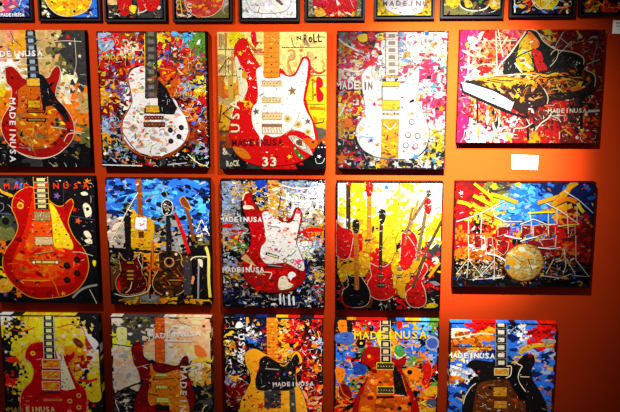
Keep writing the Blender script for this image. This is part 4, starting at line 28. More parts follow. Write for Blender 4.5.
{'k':'32','x':0.3468,'z':0.1192,'w':0.4008,'h':0.508,'E':0.52,'parts':[('painted_ground','pale patches and dark marks',-1,[('p',(62,55,45),1,[109,0,317,-2,301,59,243,110,174,103,120,61]),('x','Kke',24,6.1,15.2,[109,0,303,-2,230,103,120,75],'s'),('p',(225,205,110),1,[49,98,119,87,131,140,113,242,64,235]),('r','k',6.8,1,[2,224,182,248]),('s','k',744,68,18),('r','k',3.8,1,[511,-1,565,41,647,69]),('p',(220,90,30),1,[670,228,726,241,766,314,682,315]),('p',(205,150,40),1,[653,344,724,321,793,350,792,367,653,369]),('r','k',7.6,1,[79,374,94,355,121,376]),('x','sssd',50,7.6,22.8,[441,-1,800,-5,796,197,435,201],'s'),('x','dgds',60,7.6,22.8,[8,251,168,249,191,375,214,508,99,569,-8,600],'s'),('d','W',231,71,12,12),('r','o',10.6,1,[97,613,184,553]),('r','k',12.2,1,[-11,659,98,598,213,552]),('x','kkK',60,7.6,25.8,[-9,630,211,597,231,798,-17,802],'s'),('x','kkK',60,7.6,25.8,[591,591,788,573,783,789,585,792],'s'),('r',(210,170,110),7.6,1,[712,790,734,745,756,730]),('r','W',6.8,1,[15,726,40,793]),('x','eYk',24,6.1,15.2,[597,370,792,367,789,529,620,546],'m')]),('painted_guitar',None,-1,[('p',(95,5,12),1,[161,270,181,219,219,204,245,240,256,320,304,364,352,373,429,387,526,400,570,334,605,319,614,370,595,429,621,517,659,664,628,792,554,906,396,969,255,941,173,852,163,747,187,656,226,567,216,463,190,405,177,376]),('r','k',6,1,[161,270,181,219,219,204,245,240,256,320,304,364,352,373,429,387,526,400,570,334,605,319,614,370,595,429,621,517,659,664,628,792,554,906,396,969,255,941,173,852,163,747,187,656,226,567,216,463,190,405,177,376,161,270]),('x','RRRk',50,7.6,22.8,[161,270,181,219,219,204,245,240,256,320,304,364,352,373,429,387,526,400,570,334,605,319,614,370,595,429,621,517,659,664,628,792,554,906,396,969,255,941,173,852,163,747,187,656,226,567,216,463,190,405,177,376],'s'),('r',(230,220,210),6.8,1,[246,407,285,426]),('r',(190,170,160),3.0,1,[175,427,296,389])]),('neck',None,1,[('p',(190,70,15),0,[359,-11,431,-12,422,372,352,373]),('r',(110,40,15),2.7,0,[358,27,430,26]),('r',(110,40,15),2.7,0,[358,66,429,65]),('r',(110,40,15),2.7,0,[357,104,428,103]),('r',(110,40,15),2.7,0,[356,143,427,142]),('r',(110,40,15),2.7,0,[356,181,426,180]),('r',(110,40,15),2.7,0,[355,219,426,218]),('r',(110,40,15),2.7,0,[354,258,425,257]),('r',(110,40,15),2.7,0,[353,296,424,295]),('r',(110,40,15),2.7,0,[353,335,423,334]),('r','k',3.8,0,[359,-11,352,373]),('r','k',3.8,0,[431,-12,422,372]),('x','rOo',16,3.8,10.6,[361,0,430,0,418,372,352,373],'s')]),('pickguard',None,1,[('p',(205,100,15),1,[302,403,324,388,343,447,426,460,525,430,581,458,551,518,562,606,602,695,613,792,569,860,472,794,375,728,304,744,278,700,284,610,312,536]),('r','k',4,1,[302,403,324,388,343,447,426,460,525,430,581,458,551,518,562,606,602,695,613,792,569,860,472,794,375,728,304,744,278,700,284,610,312,536,302,403]),('x','oYOo',40,6.1,16.7,[302,403,324,388,343,447,426,460,525,430,581,458,551,518,562,606,602,695,613,792,569,860,472,794,375,728,304,744,278,700,284,610,312,536],'s'),('r','k',6.1,1,[329,521,439,512,502,504]),('r','k',6.1,1,[444,578,471,615]),('r','k',9.1,1,[287,640,364,654]),('r','k',4.6,1,[479,578,507,592])]),('pickup',None,1,[('p',(220,180,80),0,[345,465,442,465,442,493,345,493]),('r','k',5,0,[345,465,442,465,442,493,345,493,345,465]),('d','k',353,479,3,3),('d','k',369,479,3,3),('d','k',385,479,3,3),('d','k',402,479,3,3),('d','k',418,479,3,3),('d','k',434,479,3,3)]),('pickup',None,1,[('p',(220,180,80),0,[346,565,439,565,439,596,346,596]),('r','k',5,0,[346,565,439,565,439,596,346,596,346,565]),('d','k',354,580,3,3),('d','k',369,580,3,3),('d','k',385,580,3,3),('d','k',400,580,3,3),('d','k',416,580,3,3),('d','k',431,580,3,3)]),('pickup',None,1,[('p',(225,185,80),0,[346,669,449,669,449,715,346,715]),('r','k',5,0,[346,669,449,669,449,715,346,715,346,669]),('d','k',355,692,3,3),('d','k',372,692,3,3),('d','k',389,692,3,3),('d','k',406,692,3,3),('d','k',423,692,3,3),('d','k',440,692,3,3)]),('bridge',None,1,[('p','k',0,[340,736,451,736,451,779,340,779])]),('lettering','pale letters across the upper ground',-1,[('t',(225,215,205),'MADEINUSA',304,177,721,147,43),('r',(225,215,205),7.6,1,[428,191,644,192])]),('lettering','pale letters down the pickguard',-1,[('t',(235,205,175),'MADEINUSA',552,393,523,997,53)]),('painted_star',None,-1,[('s','Y',376,79,30),('s','W',277,418,14)])],'sides':None,'edge':'k','pal':'dsteWdgk','n':200,'label':'dark red guitar painting with orange pickguard on pale pink and grey ground','grid':['dKKKdsss','KKKdsdss','yKKsdsss','Wyssdsts','sdsddddt','ddddtgdo','ddddteto','ddddgeek','dgddeeee','ddkkeeek','kkkkkekk','kkkkkkkk','kkkkkkkk']},
{'k':'33','x':0.7955,'z':0.1233,'w':0.3941,'h':0.508,'E':1.1,'parts':[('painted_guitar',None,-1,[('p',(225,150,25),1,[164,340,171,296,213,259,268,261,337,301,413,344,482,367,523,357,544,305,579,272,613,305,623,365,586,395,578,483,592,556,634,644,661,748,668,852,605,943,436,976,267,964,141,921,122,801,130,696,174,607,210,532,204,459,177,401]),('r','k',5,1,[164,340,171,296,213,259,268,261,337,301,413,344,482,367,523,357,544,305,579,272,613,305,623,365,586,395,578,483,592,556,634,644,661,748,668,852,605,943,436,976,267,964,141,921,122,801,130,696,174,607,210,532,204,459,177,401,164,340]),('x','YoYY',60,7.6,22.8,[164,340,171,296,213,259,268,261,337,301,413,344,482,367,523,357,544,305,579,272,613,305,623,365,586,395,578,483,592,556,634,644,661,748,668,852,605,943,436,976,267,964,141,921,122,801,130,696,174,607,210,532,204,459,177,401],'s'),('s',(200,40,15),291,742,38),('s','R',215,654,17),('d','k',158,689,11,11),('x','oOR',16,3.0,9.1,[131,637,299,605,297,783,143,786],'m'),('r','Y',7.6,1,[537,367,548,313,579,280,609,312,620,366])]),('neck',None,0,[('p',(225,125,20),0,[344,-24,427,-25,432,368,346,369]),('r',(130,60,20),2.7,0,[344,9,427,8]),('r',(130,60,20),2.7,0,[344,42,428,40]),('r',(130,60,20),2.7,0,[344,74,428,73]),('r',(130,60,20),2.7,0,[345,107,429,106]),('r',(130,60,20),2.7,0,[345,140,429,139]),('r',(130,60,20),2.7,0,[345,172,430,172]),('r',(130,60,20),2.7,0,[345,205,430,204]),('r',(130,60,20),2.7,0,[345,238,430,237]),('r',(130,60,20),2.7,0,[346,271,431,270]),('r',(130,60,20),2.7,0,[346,304,431,302]),('r',(130,60,20),2.7,0,[346,336,432,335]),('x','oOY',16,3.8,9.9,[347,-16,427,-17,429,358,346,359],'s')]),('pickguard',None,0,[('p',(20,18,20),1,[295,338,344,315,433,368,523,367,540,335,576,295,599,334,599,366,579,410,571,498,578,557,522,602,383,604,264,598,252,502,281,414,281,370]),('x','KkRg',16,3.0,7.6,[295,338,344,315,433,368,523,367,540,335,576,295,599,334,599,366,579,410,571,498,578,557,522,602,383,604,264,598,252,502,281,414,281,370],'m'),('r','g',9.1,0,[329,421,440,429]),('r','Y',7.6,1,[447,383,475,397,510,374]),('d','r',430,463,9,9),('d','r',579,410,9,9),('d','s',527,455,12,12),('d','b',481,467,9,9)]),('pickup',None,0,[('p',(45,45,50),0,[320,602,452,602,452,754,320,754]),('x','KgkBO',26,4.6,12.2,[324,605,450,603,449,751,323,753],'m')]),('control_plate',None,0,[('p',(60,60,58),0,[520,594,564,586,575,786,524,787]),('d','g',547,720,12,12),('d','k',543,631,9,9),('d','k',549,787,9,9)]),('lettering','pale letters across the pickguard',-1,[('t',(215,200,195),'MADEINUSA',387,571,717,559,36)]),('lettering','pale letters down the left side',-1,[('t','w','USA',118,130,123,304,50),('p','w',1,[102,58,130,29,161,72,105,87])]),('paint_streaks',None,-1,[('p',(200,15,15),1,[469,176,614,170,620,203,483,201]),('p','Y',1,[558,233,586,196,593,211,565,247]),('p','Y',1,[183,-14,199,-17,202,43,184,50]),('x','YWy',12,6.1,15.2,[-1,117,98,116,54,247,-4,233],'m'),('s','o',728,223,30),('r','k',10.6,1,[579,124,634,109]),('r','Y',7.6,1,[744,108,760,165]),('x','YWo',14,4.6,13.7,[36,476,133,504,119,541,21,520],'m'),('x','oors',24,6.1,19.8,[620,541,786,539,787,775,647,748],'m'),('s','c',166,622,18)])],'sides':None,'edge':'k','pal':'kkrRokBkkYwkRk','n':700,'label':'yellow guitar painting with black pickguard on dark red speckled ground','grid':['kBkBkYrkr','kkwkRYrkR','kkbBRYkRl','YkkkrYrRk','kwkkRYkrR','kkkRrYkRo','lkkkRYkrk','RRRkkkkRR','RRRkkkkRR','kRRkkkkRo','kkrkkkkrk','rkkkkkkor','kkkkkkkrk']},
{'k':'34','x':1.2349,'z':0.1162,'w':0.4079,'h':0.508,'E':1.6,'parts':[('painted_collage','loose coloured shapes',-1,[('p','o',1,[28,12,77,-15,99,56,78,115,35,86]),('p','k',1,[98,-4,134,-4,135,100,99,85]),('p',(60,90,170),1,[7,116,135,100,150,189,22,190]),('d','k',207,188,38,38),('d','y',209,188,11,11),('p','r',1,[486,4,522,3,523,65,495,66]),('p','b',1,[544,50,600,64,601,109,545,102]),('d','b',600,42,18,18),('d',(150,160,190),765,181,53,61),('d',(60,80,150),765,181,43,43),('s','r',772,181,42),('r','k',9.1,1,[731,226,723,167,771,119,814,151]),('p','G',1,[470,230,504,199,548,243,556,296,499,307]),('p',(40,150,90),1,[476,222,512,207,527,251,491,259]),('r','W',7.6,1,[470,274,514,307,563,273]),('p','y',1,[333,97,375,82,377,186,346,201]),('s','y',331,284,30),('d','r',268,17,30,30),('s','w',271,24,14),('p',(30,60,150),1,[152,363,237,361,252,429,210,452,159,430]),('p','o',1,[9,395,81,409,67,500,24,516]),('p',(190,20,15),1,[692,355,756,354,765,444,725,528,689,506,701,430]),('r','Y',5,1,[692,355,756,354,765,444,725,528,689,506,701,430,692,355]),('p','o',1,[537,402,665,401,667,491,595,477]),('d','k',594,424,20,20),('p',(80,150,40),1,[754,536,809,497,813,519,768,558]),('p','Y',1,[719,566,811,535,813,611,727,620]),('p',(70,75,100),1,[735,658,785,642,815,679,780,718,737,704]),('s','w',807,421,15),('p','R',1,[46,531,110,545,140,636,83,668,39,607]),('r','o',7.6,1,[38,516,68,607,126,652]),('x','okor',24,6.1,18.2,[10,654,154,636,170,766,11,769],'m'),('r','G',5.3,1,[153,544,239,482,281,421]),('p','c',1,[640,-22,809,-21,809,-6,655,-7]),('d','k',641,598,23,23)]),('painted_guitar',None,-1,[('p',(160,12,8),1,[216,361,208,300,236,240,285,214,356,231,442,297,507,319,549,288,561,318,550,356,529,387,560,478,597,553,634,613,669,705,675,812,619,891,447,925,273,912,171,851,148,744,169,651,211,559,267,467,295,406,244,361]),('r','k',5,1,[216,361,208,300,236,240,285,214,356,231,442,297,507,319,549,288,561,318,550,356,529,387,560,478,597,553,634,613,669,705,675,812,619,891,447,925,273,912,171,851,148,744,169,651,211,559,267,467,295,406,244,361,216,361]),('p',(200,75,12),1,[274,451,323,375,465,388,554,554,599,660,609,759,589,845,229,851,198,712,233,589]),('x','ooOo',50,7.6,22.8,[274,451,465,388,599,660,589,814,228,820,212,635],'s'),('x','rR',24,7.6,19.8,[216,361,208,300,236,240,285,214,356,231,442,297,507,319,549,288,561,318,550,356,529,387,560,478,597,553,634,613,669,705,675,812,619,891,447,925,273,912,171,851,148,744,169,651,211,559,267,467,295,406,244,361],'s'),('d','Y',272,295,14,14),('d','B',233,285,10,10),('s',(240,190,90),299,500,24)]),('neck',None,1,[('p',(25,22,20),0,[356,-21,432,-22,445,342,365,343]),('r','W',2.7,0,[358,40,434,39]),('r','W',2.7,0,[359,100,436,99]),('r','W',2.7,0,[360,161,438,160]),('r','W',2.7,0,[362,222,441,221]),('r','W',2.7,0,[364,282,443,281]),('p',(205,180,120),0,[374,-7,416,-7,416,26,374,26]),('p',(205,180,120),0,[375,54,418,54,418,86,375,86]),('p',(205,180,120),0,[377,114,420,114,420,147,377,147]),('p',(205,180,120),0,[379,175,422,175,422,208,379,208]),('p',(205,180,120),0,[381,236,424,236,424,268,381,268]),('p',(205,180,120),0,[383,296,425,296,425,329,383,329]),('r','W',3.8,0,[356,-21,365,343]),('r','W',3.8,0,[432,-22,445,342])]),('pickguard',None,1,[('p',(18,16,16),0,[458,381,479,373,531,448,554,538,582,626,477,601,467,479]),('r','o',4.6,1,[531,448,572,584]),('r','W',3.8,1,[470,616,556,618])]),('pickup',None,1,[('p',(60,45,25),0,[334,345,466,345,466,403,334,403]),('r','y',5,0,[334,345,466,345,466,403,334,403,334,345]),('d','W',345,374,3,3),('d','W',367,374,3,3),('d','W',389,374,3,3),('d','W',411,374,3,3),('d','W',433,374,3,3),('d','W',455,374,3,3)]),('pickup',None,1,[('p',(60,45,25),0,[340,545,469,545,469,604,340,604]),('r','y',5,0,[340,545,469,545,469,604,340,604,340,545]),('d','W',351,574,3,3),('d','W',372,574,3,3),('d','W',394,574,3,3),('d','W',415,574,3,3),('d','W',437,574,3,3),('d','W',458,574,3,3)]),('bridge',None,1,[('r','k',18.2,0,[334,636,473,631]),('r',(150,60,15),30.4,0,[320,710,479,711]),('r','k',6.1,1,[325,698,414,724])]),('control_knob',None,1,[('d','k',522,727,17,17)]),('control_knob',None,1,[('d','k',600,687,17,17)]),('lettering','large yellow letters across the top',-1,[('t',(240,195,30),'MADEINUSA',150,156,722,140,65)]),('lettering','yellow letters on the lower right edge',-1,[('t',(235,205,50),'USA',733,842,728,643,49)])],'sides':None,'edge':'k','pal':'orkbOGYRBoYsk','n':420,'label':'orange guitar painting with large yellow lettering on a colourful collage ground','grid':['korrrkbYcG','kookrYbbcb','korboYblko','bbGrYYtbbb','brkkyogGol','bbGkYrGokr','bboroGGOok','bGkrrrroor','oobRrrrkor','Rkkrrrrkoo','rRkrrrrroY','RkkrrrrRYY','RoorrrrRbk','kkkrrrrkkk']},
{'k':'35','x':1.686,'z':0.1103,'w':0.4117,'h':0.508,'E':1.5,'parts':[('paint_streaks',None,-1,[('x','bbbB',70,7.6,27.4,[13,169,336,165,338,224,15,228,445,104,529,103,536,251,468,297],'s'),('x','bblbB',60,7.6,25.8,[618,206,813,188,822,346,833,555,691,542,641,392],'s'),('x','bbB',40,7.6,25.8,[9,506,165,504,113,642,117,741,16,743],'s'),('x','rrR',30,7.6,22.8,[597,58,803,-3,809,114,627,94],'s'),('x','rRr',20,7.6,19.8,[91,-7,301,-9,289,47,121,42],'s'),('x','OYOo',40,7.6,22.8,[10,80,331,46,349,135,27,169],'s'),('r','W',9.1,1,[25,124,137,101,249,84,333,91]),('r','W',7.6,1,[396,90,457,48]),('p','W',1,[9,47,121,46,150,66,38,68]),('p',(215,165,40),1,[522,252,561,192,672,160,798,166,785,181,646,198,571,243]),('p','Y',1,[733,256,768,263,801,233,817,255,777,300,742,293]),('p','g',1,[712,127,810,126,811,159,727,152]),('x','wwW',14,4.6,12.2,[524,-12,580,-12,583,58,533,44],'m'),('r','k',6.1,1,[20,191,323,195]),('r','k',5.3,1,[555,58,499,44,446,119]),('x','wWdl',50,5.3,15.2,[15,236,353,239,159,316,19,357,6,416,133,399],'m'),('x','OYo',14,6.1,18.2,[7,446,121,444,122,489,9,499],'s'),('r','p',7.6,1,[646,482,714,436]),('r','w',7.6,1,[686,444,745,495]),('x','eOn',20,6.1,15.2,[737,617,836,615,842,729,757,731],'m')]),('painted_guitar',None,-1,[('p',(22,18,20),1,[132,356,172,309,257,307,356,321,455,312,505,349,552,288,592,251,649,257,665,309,653,348,640,377,659,467,689,511,751,617,786,730,762,830,625,925,425,944,252,932,149,856,117,764,120,641,167,549,242,457,175,368]),('r','k',5,1,[132,356,172,309,257,307,356,321,455,312,505,349,552,288,592,251,649,257,665,309,653,348,640,377,659,467,689,511,751,617,786,730,762,830,625,925,425,944,252,932,149,856,117,764,120,641,167,549,242,457,175,368,132,356]),('p',(85,38,12),1,[236,503,320,471,461,469,550,559,612,664,604,787,536,865,279,869,203,763,212,610]),('x','nnOn',40,7.6,22.8,[236,503,461,469,598,665,589,772,218,778,212,610],'s'),('r','W',6.1,1,[121,672,133,611,173,534,215,496]),('r','W',6.8,1,[511,311,540,333,569,350,550,393,546,468,607,558]),('r','W',5.3,1,[559,435,629,437]),('d','r',232,397,9,9),('d','R',624,262,15,15),('x','rOWg',16,3.0,7.6,[241,624,598,665,587,734,231,739],'m')]),('neck',None,1,[('p',(28,24,22),0,[345,-24,433,-25,449,351,365,352]),('r','g',2.7,0,[348,39,436,38]),('r','g',2.7,0,[352,101,438,100]),('r','g',2.7,0,[355,164,441,163]),('r','g',2.7,0,[358,227,444,226]),('r','g',2.7,0,[362,289,446,288]),('p',(215,205,180),0,[366,-10,415,-10,415,24,366,24]),('p',(215,205,180),0,[369,53,418,53,418,87,369,87]),('p',(215,205,180),0,[372,116,421,116,421,150,372,150]),('p',(215,205,180),0,[375,178,424,178,424,212,375,212]),('p',(215,205,180),0,[378,241,427,241,427,275,378,275]),('p',(215,205,180),0,[381,304,430,304,430,338,381,338]),('r','g',3.8,0,[345,-24,365,352]),('r','g',3.8,0,[433,-25,449,351])]),('pickup',None,1,[('p',(200,140,30),0,[355,369,466,369,466,424,355,424]),('r','W',5,0,[355,369,466,369,466,424,355,424,355,369]),('d','k',364,396,3,3),('d','k',383,396,3,3),('d','k',401,396,3,3),('d','k',420,396,3,3),('d','k',438,396,3,3),('d','k',457,396,3,3)]),('pickup',None,1,[('p',(190,125,25),0,[353,524,460,524,460,603,353,603]),('r','k',5,0,[353,524,460,524,460,603,353,603,353,524]),('d','k',362,564,3,3),('d','k',380,564,3,3),('d','k',398,564,3,3),('d','k',415,564,3,3),('d','k',433,564,3,3),('d','k',451,564,3,3)]),('pickup',None,1,[('p',(185,120,25),0,[362,638,465,638,465,705,362,705]),('r','k',5,0,[362,638,465,638,465,705,362,705,362,638]),('d','k',371,672,3,3),('d','k',388,672,3,3),('d','k',405,672,3,3),('d','k',422,672,3,3),('d','k',439,672,3,3),('d','k',456,672,3,3)]),('pickguard',None,1,[('p',(14,12,14),1,[477,334,519,348,546,468,609,604,582,634,522,559,476,469]),('r','W',6.8,1,[449,351,484,351,481,424,446,447])]),('lettering','white letters at upper left',-1,[('t','w','MADEINUSA',-19,286,355,287,43)])],'sides':None,'edge':'k','pal':'bbBlOkYrwk','n':240,'label':'brown and black guitar painting on blue ground, lowest canvas at the right','grid':['bbrrrbkbbrr','WWrroblwrrb','OYOYYkblrrr','OOYOYkbblrg','YbbbbkbYYYb','bbbbbkbYbbY','wlwdlkbkkbb','lwkkkkkkbbY','wkkkkkkkbbO','dYkkkkkkbbb','OYkkkkkkkbb','bbknnnkkkeb','bbknnnnkkbb','bbknnnnkkeb','bbnnnnnkkkk','knnnnnnnkkk']},
{'k':'f0','x':-0.1087,'z':1.5311,'w':0.1996,'h':0.254,'E':3.51,'parts':[('painted_guitar',None,-1,[('d',(150,70,90),215,314,87,182),('d',(140,75,75),209,399,99,76),('x','psOvd',60,5.3,16.7,[122,374,325,375,308,435,230,466,129,459],'s')]),('neck',None,0,[('r','n',19.8,0,[230,98,221,230])]),('paint_streaks',None,-1,[('r','W',6.8,1,[180,459,256,460,321,429,350,375]),('x','vlb',24,3.0,9.1,[311,387,399,387,393,496,317,484],'m')]),('lettering','white lettering at the bottom',-1,[('t','w','MADEINUSA',186,507,366,507,24)])],'frame':1,'sides':'k','label':'framed small work with a purple body and white lettering on deep blue, top left corner','grid':['BbbB','bBvb','vbbB','vbBb','bvlb','BbbB'],'pal':'bBvlb','n':90},
{'k':'f1','x':0.1393,'z':1.529,'w':0.207,'h':0.254,'E':3.78,'parts':[('painted_guitar',None,-1,[('d',(235,170,15),197,311,84,106),('p',(240,175,15),1,[25,359,41,407,76,456,137,495,225,499,314,474,360,432,370,372,262,275,124,275]),('r','W',4,1,[25,359,41,407,76,456,137,495,225,499,314,474,360,432,370,372,262,275,124,275,25,359]),('x','YYyo',40,6.1,19.8,[25,359,41,407,76,456,137,495,225,499,314,474,360,432,370,372,262,275,124,275],'s'),('x','gkWK',10,4.6,10.6,[25,359,41,407,76,456,137,495,225,499,314,474,360,432,370,372,262,275,124,275],'m'),('d','k',245,466,10,10),('d','k',353,456,10,10)]),('neck',None,0,[('r','n',19.8,0,[210,72,202,215])]),('paint_streaks',None,-1,[('r','b',15.2,1,[400,384,389,499]),('r','b',10.6,1,[225,501,288,499,364,487]),('s','w',46,484,18),('x','RkW',14,3.8,9.9,[316,444,391,444,389,499,313,499],'m'),('x','WYk',14,3.8,10.6,[2,383,29,383,50,468,-3,498],'m')])],'frame':1,'sides':'k','label':'framed small work with a bright yellow guitar body on blue','grid':['BbBb','kbkB','bkbB','keKb','eWkb','kBbb'],'pal':'kBbWk','n':60},
{'k':'f2','x':0.3879,'z':1.5265,'w':0.2023,'h':0.254,'E':4.32,'parts':[('painted_shapes','red and cream shapes',-1,[('p',(205,8,8),1,[82,286,171,286,172,449,130,492,82,465]),('p',(210,10,10),1,[228,256,395,287,378,426,317,461,277,442,229,450]),('p',(245,190,120),0,[0,332,69,332,69,413,0,413]),('p','W',1,[351,419,394,426,377,450]),('r',(235,215,190),9.1,1,[220,473,277,457,335,395,354,333]),('r',(235,215,190),6.1,1,[230,317,227,489]),('p','y',1,[165,418,213,426,195,473,164,457]),('x','KkeO',20,4.6,12.2,[-5,441,389,465,388,504,-8,504],'m'),('d','W',15,465,7,7),('r','W',4.6,1,[58,473,89,496])])],'frame':1,'sides':'k','label':'framed small work with red and cream shapes on charcoal','grid':['KkKK','kKKK','KKkK','RKRK','KKkK','KkKK'],'pal':'KkKe','n':40},
{'k':'f3','x':0.6427,'z':1.5259,'w':0.1933,'h':0.254,'E':5.4,'parts':[('painted_guitar',None,-1,[('p',(215,55,45),1,[59,379,89,457,152,496,233,500,298,472,347,410,349,287,223,240,94,286]),('r','W',4,1,[59,379,89,457,152,496,233,500,298,472,347,410,349,287,223,240,94,286,59,379]),('x','srooY',50,6.1,18.2,[59,379,89,457,152,496,233,500,298,472,347,410,349,287,223,240,94,286],'s')]),('neck',None,0,[('r','O',18.2,0,[211,72,206,256])]),('lettering','white letters down the left',-1,[('t','w','USA',84,402,81,511,33)]),('paint_streaks',None,-1,[('x','eosW',24,4.6,13.7,[-13,379,59,379,88,503,-17,503],'m'),('r','y',7.6,1,[30,379,43,488])])],'frame':1,'sides':'k','label':'framed small work with a coral guitar on tan and brown','grid':['tOtt','edtt','eosd','esst','Kevd','Kkee'],'pal':'teodsKW','n':90},
{'k':'f4','x':0.8872,'z':1.5264,'w':0.198,'h':0.254,'E':6.75,'parts':[('painted_guitar','faint white guitar outline',-1,[('r',(185,180,175),3.8,1,[43,288,26,365,65,450,129,474,241,474,329,451,361,381,329,304])]),('paint_streaks',None,-1,[('p',(120,85,80),1,[241,373,273,381,302,409,289,418,257,393]),('x','ggd',6,3.8,10.6,[1,443,49,443,49,466,1,466],'m'),('x','gd',5,3.0,9.1,[329,466,376,466,376,490,328,490],'m')])],'frame':1,'sides':'k','label':'framed small work that is almost plain white with a faint outline','grid':['wwww','wwww','wwww','wwww','wwww','wwww'],'pal':'wwW','n':30},
{'k':'f5','x':1.1312,'z':1.5297,'w':0.1938,'h':0.254,'E':9.45,'parts':[('painted_guitar',None,-1,[('p',(210,10,35),1,[32,404,56,466,135,500,231,509,326,481,357,435,348,312,198,250,56,296]),('x','rprr',40,6.1,16.7,[32,404,56,466,135,500,231,509,326,481,357,435,348,312,198,250,56,296],'s'),('x','wwsW',26,3.8,9.9,[32,404,56,466,135,500,231,509,326,481,357,435,348,312,198,250,56,296],'m'),('p',(240,170,50),1,[48,458,88,442,123,473,112,504,56,504]),('x','yYW',16,4.6,10.6,[167,481,326,474,342,505,167,505],'m')]),('neck',None,0,[('r','W',18.2,0,[196,53,198,250])]),('paint_streaks',None,-1,[('x','geYW',30,3.8,11.4,[309,389,388,389,390,505,310,505],'m'),('x','ged',20,3.8,11.4,[0,388,40,404,40,504,0,504],'m')])],'frame':1,'sides':'k','label':'framed small work with a crimson and white flecked guitar body','grid':['gegK','eseg','gpeg','rrry','grre','eYee'],'pal':'gekWrs','n':100},
{'k':'f6','x':1.3854,'z':1.5341,'w':0.1946,'h':0.254,'E':16.2,'parts':[('painted_drum','white round shape',-1,[('p',(250,245,240),1,[49,398,66,462,124,493,205,506,295,494,334,446,339,304,200,241,72,303])]),('lettering','faint grey letters across the white shape',-1,[('t',(140,125,140),'MADEINU',28,439,370,440,35)]),('paint_streaks',None,-1,[('x','yYO',20,3.0,10.6,[-16,398,49,398,108,501,-15,506],'m'),('x','yYO',20,4.6,13.7,[341,399,394,399,397,507,295,503],'m')])],'frame':1,'sides':'k','label':'framed small work with a white round shape and grey lettering on yellow','grid':['yWyy','WyWy','yWyY','yyWy','yWyY','yyyy'],'pal':'yYWWy','n':60},
{'k':'f7','x':1.6279,'z':1.5359,'w':0.2028,'h':0.254,'E':10.8,'parts':[('painted_drum','dark round shape with white rim',-1,[('d','k',210,356,114,129),('r','W',9.1,1,[106,371,116,442,166,474,239,479,303,463,337,419]),('x','keKnG',30,6.1,16.7,[121,340,314,340,303,458,157,466],'m'),('p',(225,185,40),1,[17,387,98,387,108,434,27,442]),('p',(225,185,40),1,[147,395,188,411,205,447,157,454]),('p',(225,185,40),1,[340,388,404,388,407,459,351,466,326,435]),('x','yYy',30,4.6,13.7,[17,387,98,387,105,442,19,447],'m'),('x','yYW',20,4.6,12.2,[341,403,405,403,408,467,343,459],'m'),('d','r',308,422,10,10),('d','G',261,416,11,11)])],'frame':1,'sides':'k','label':'framed small work with a dark round shape rimmed in white among gold patches','grid':['kYkY','YkkY','kkGk','YkkY','ekke','eeKk'],'pal':'keYWgk','n':120},
{'k':'f8','x':1.8784,'z':1.5395,'w':0.2115,'h':0.254,'E':4.32,'parts':[('painted_guitar',None,-1,[('p',(220,190,20),1,[146,418,188,463,255,474,307,450,323,385,234,333,143,359]),('r','W',4,1,[146,418,188,463,255,474,307,450,323,385,234,333,143,359,146,418]),('x','yYeW',30,5.3,15.2,[146,418,188,463,255,474,307,450,323,385,234,333,143,359],'s'),('r','W',5.3,1,[132,411,168,463,215,470,278,411]),('r','r',6.1,1,[192,411,201,463])]),('neck',None,0,[('r','n',18.2,0,[197,128,208,333])]),('paint_streaks',None,-1,[('r','W',6.8,1,[7,411,14,500]),('r','W',10.6,1,[96,496,122,483]),('x','oOcBGWr',60,3.8,12.2,[-1,411,410,412,416,503,3,502],'m'),('p','Y',1,[34,443,81,447,75,470,42,463])])],'frame':1,'sides':'k','label':'framed small work with a yellow guitar body on a dark speckled ground','grid':['kBkk','kknk','kekk','kYyk','kkek','kkBk'],'pal':'kBkeOWk','n':120},
{'k':'f9','x':2.1301,'z':1.5446,'w':0.2015,'h':0.254,'E':2.16,'parts':[('paint_streaks','red and orange streaks',-1,[('r','o',13.7,1,[50,500,82,474,120,455]),('r','Y',6.1,1,[105,429,133,455,188,474,267,477]),('p',(190,20,10),1,[127,461,181,468,190,507,144,511]),('p',(180,50,15),1,[188,487,241,481,249,511,197,511]),('r','o',9.1,1,[140,455,163,409]),('d','W',84,503,12,8),('x','rRoOG',40,3.8,12.2,[13,422,105,422,111,510,18,510],'m'),('x','rRo',30,3.8,13.7,[130,396,261,396,269,508,150,508],'m')])],'frame':1,'sides':'k','label':'framed small work with red and orange streaks on black, top right corner','grid':['kkkk','kRkk','kkkR','kkRk','kkkk','kkkk'],'pal':'kkkRK','n':50}]
CARDS=[[(1.9017,0.7646),(2.0002,0.7623),(1.9991,0.7093),(1.9049,0.7103)],[(2.2473,1.2624),(2.3439,1.2609),(2.342,1.2122),(2.2465,1.2144)]]
CAM={'f': 828.9255700796541, 'R': [[0.999395, -3.7e-05, 0.034769], [0.006492, 0.982615, -0.185542], [-0.034158, 0.185655, 0.982021]], 'c': [1.2459551464743448, 1.1574187521848966, 3.146999117194103]}


def lin(c):
    c /= 255.0
    return c / 12.92 if c <= 0.04045 else ((c + 0.055) / 1.055) ** 2.4

def pigment(c, E, rng=None, jit=0.0):
    if isinstance(c, str): c = PAL[c]
    k = 1.0
    if rng and jit: k = 1 + rng.uniform(-jit, jit)
    out = []
    for v in c:
        if rng and jit: v = min(255, max(0, v * (1 + rng.uniform(-jit, jit) * .35)))
        out.append(min(0.93, max(0.0007, lin(v) * k / E)))
    return tuple(out) + (1.0,)

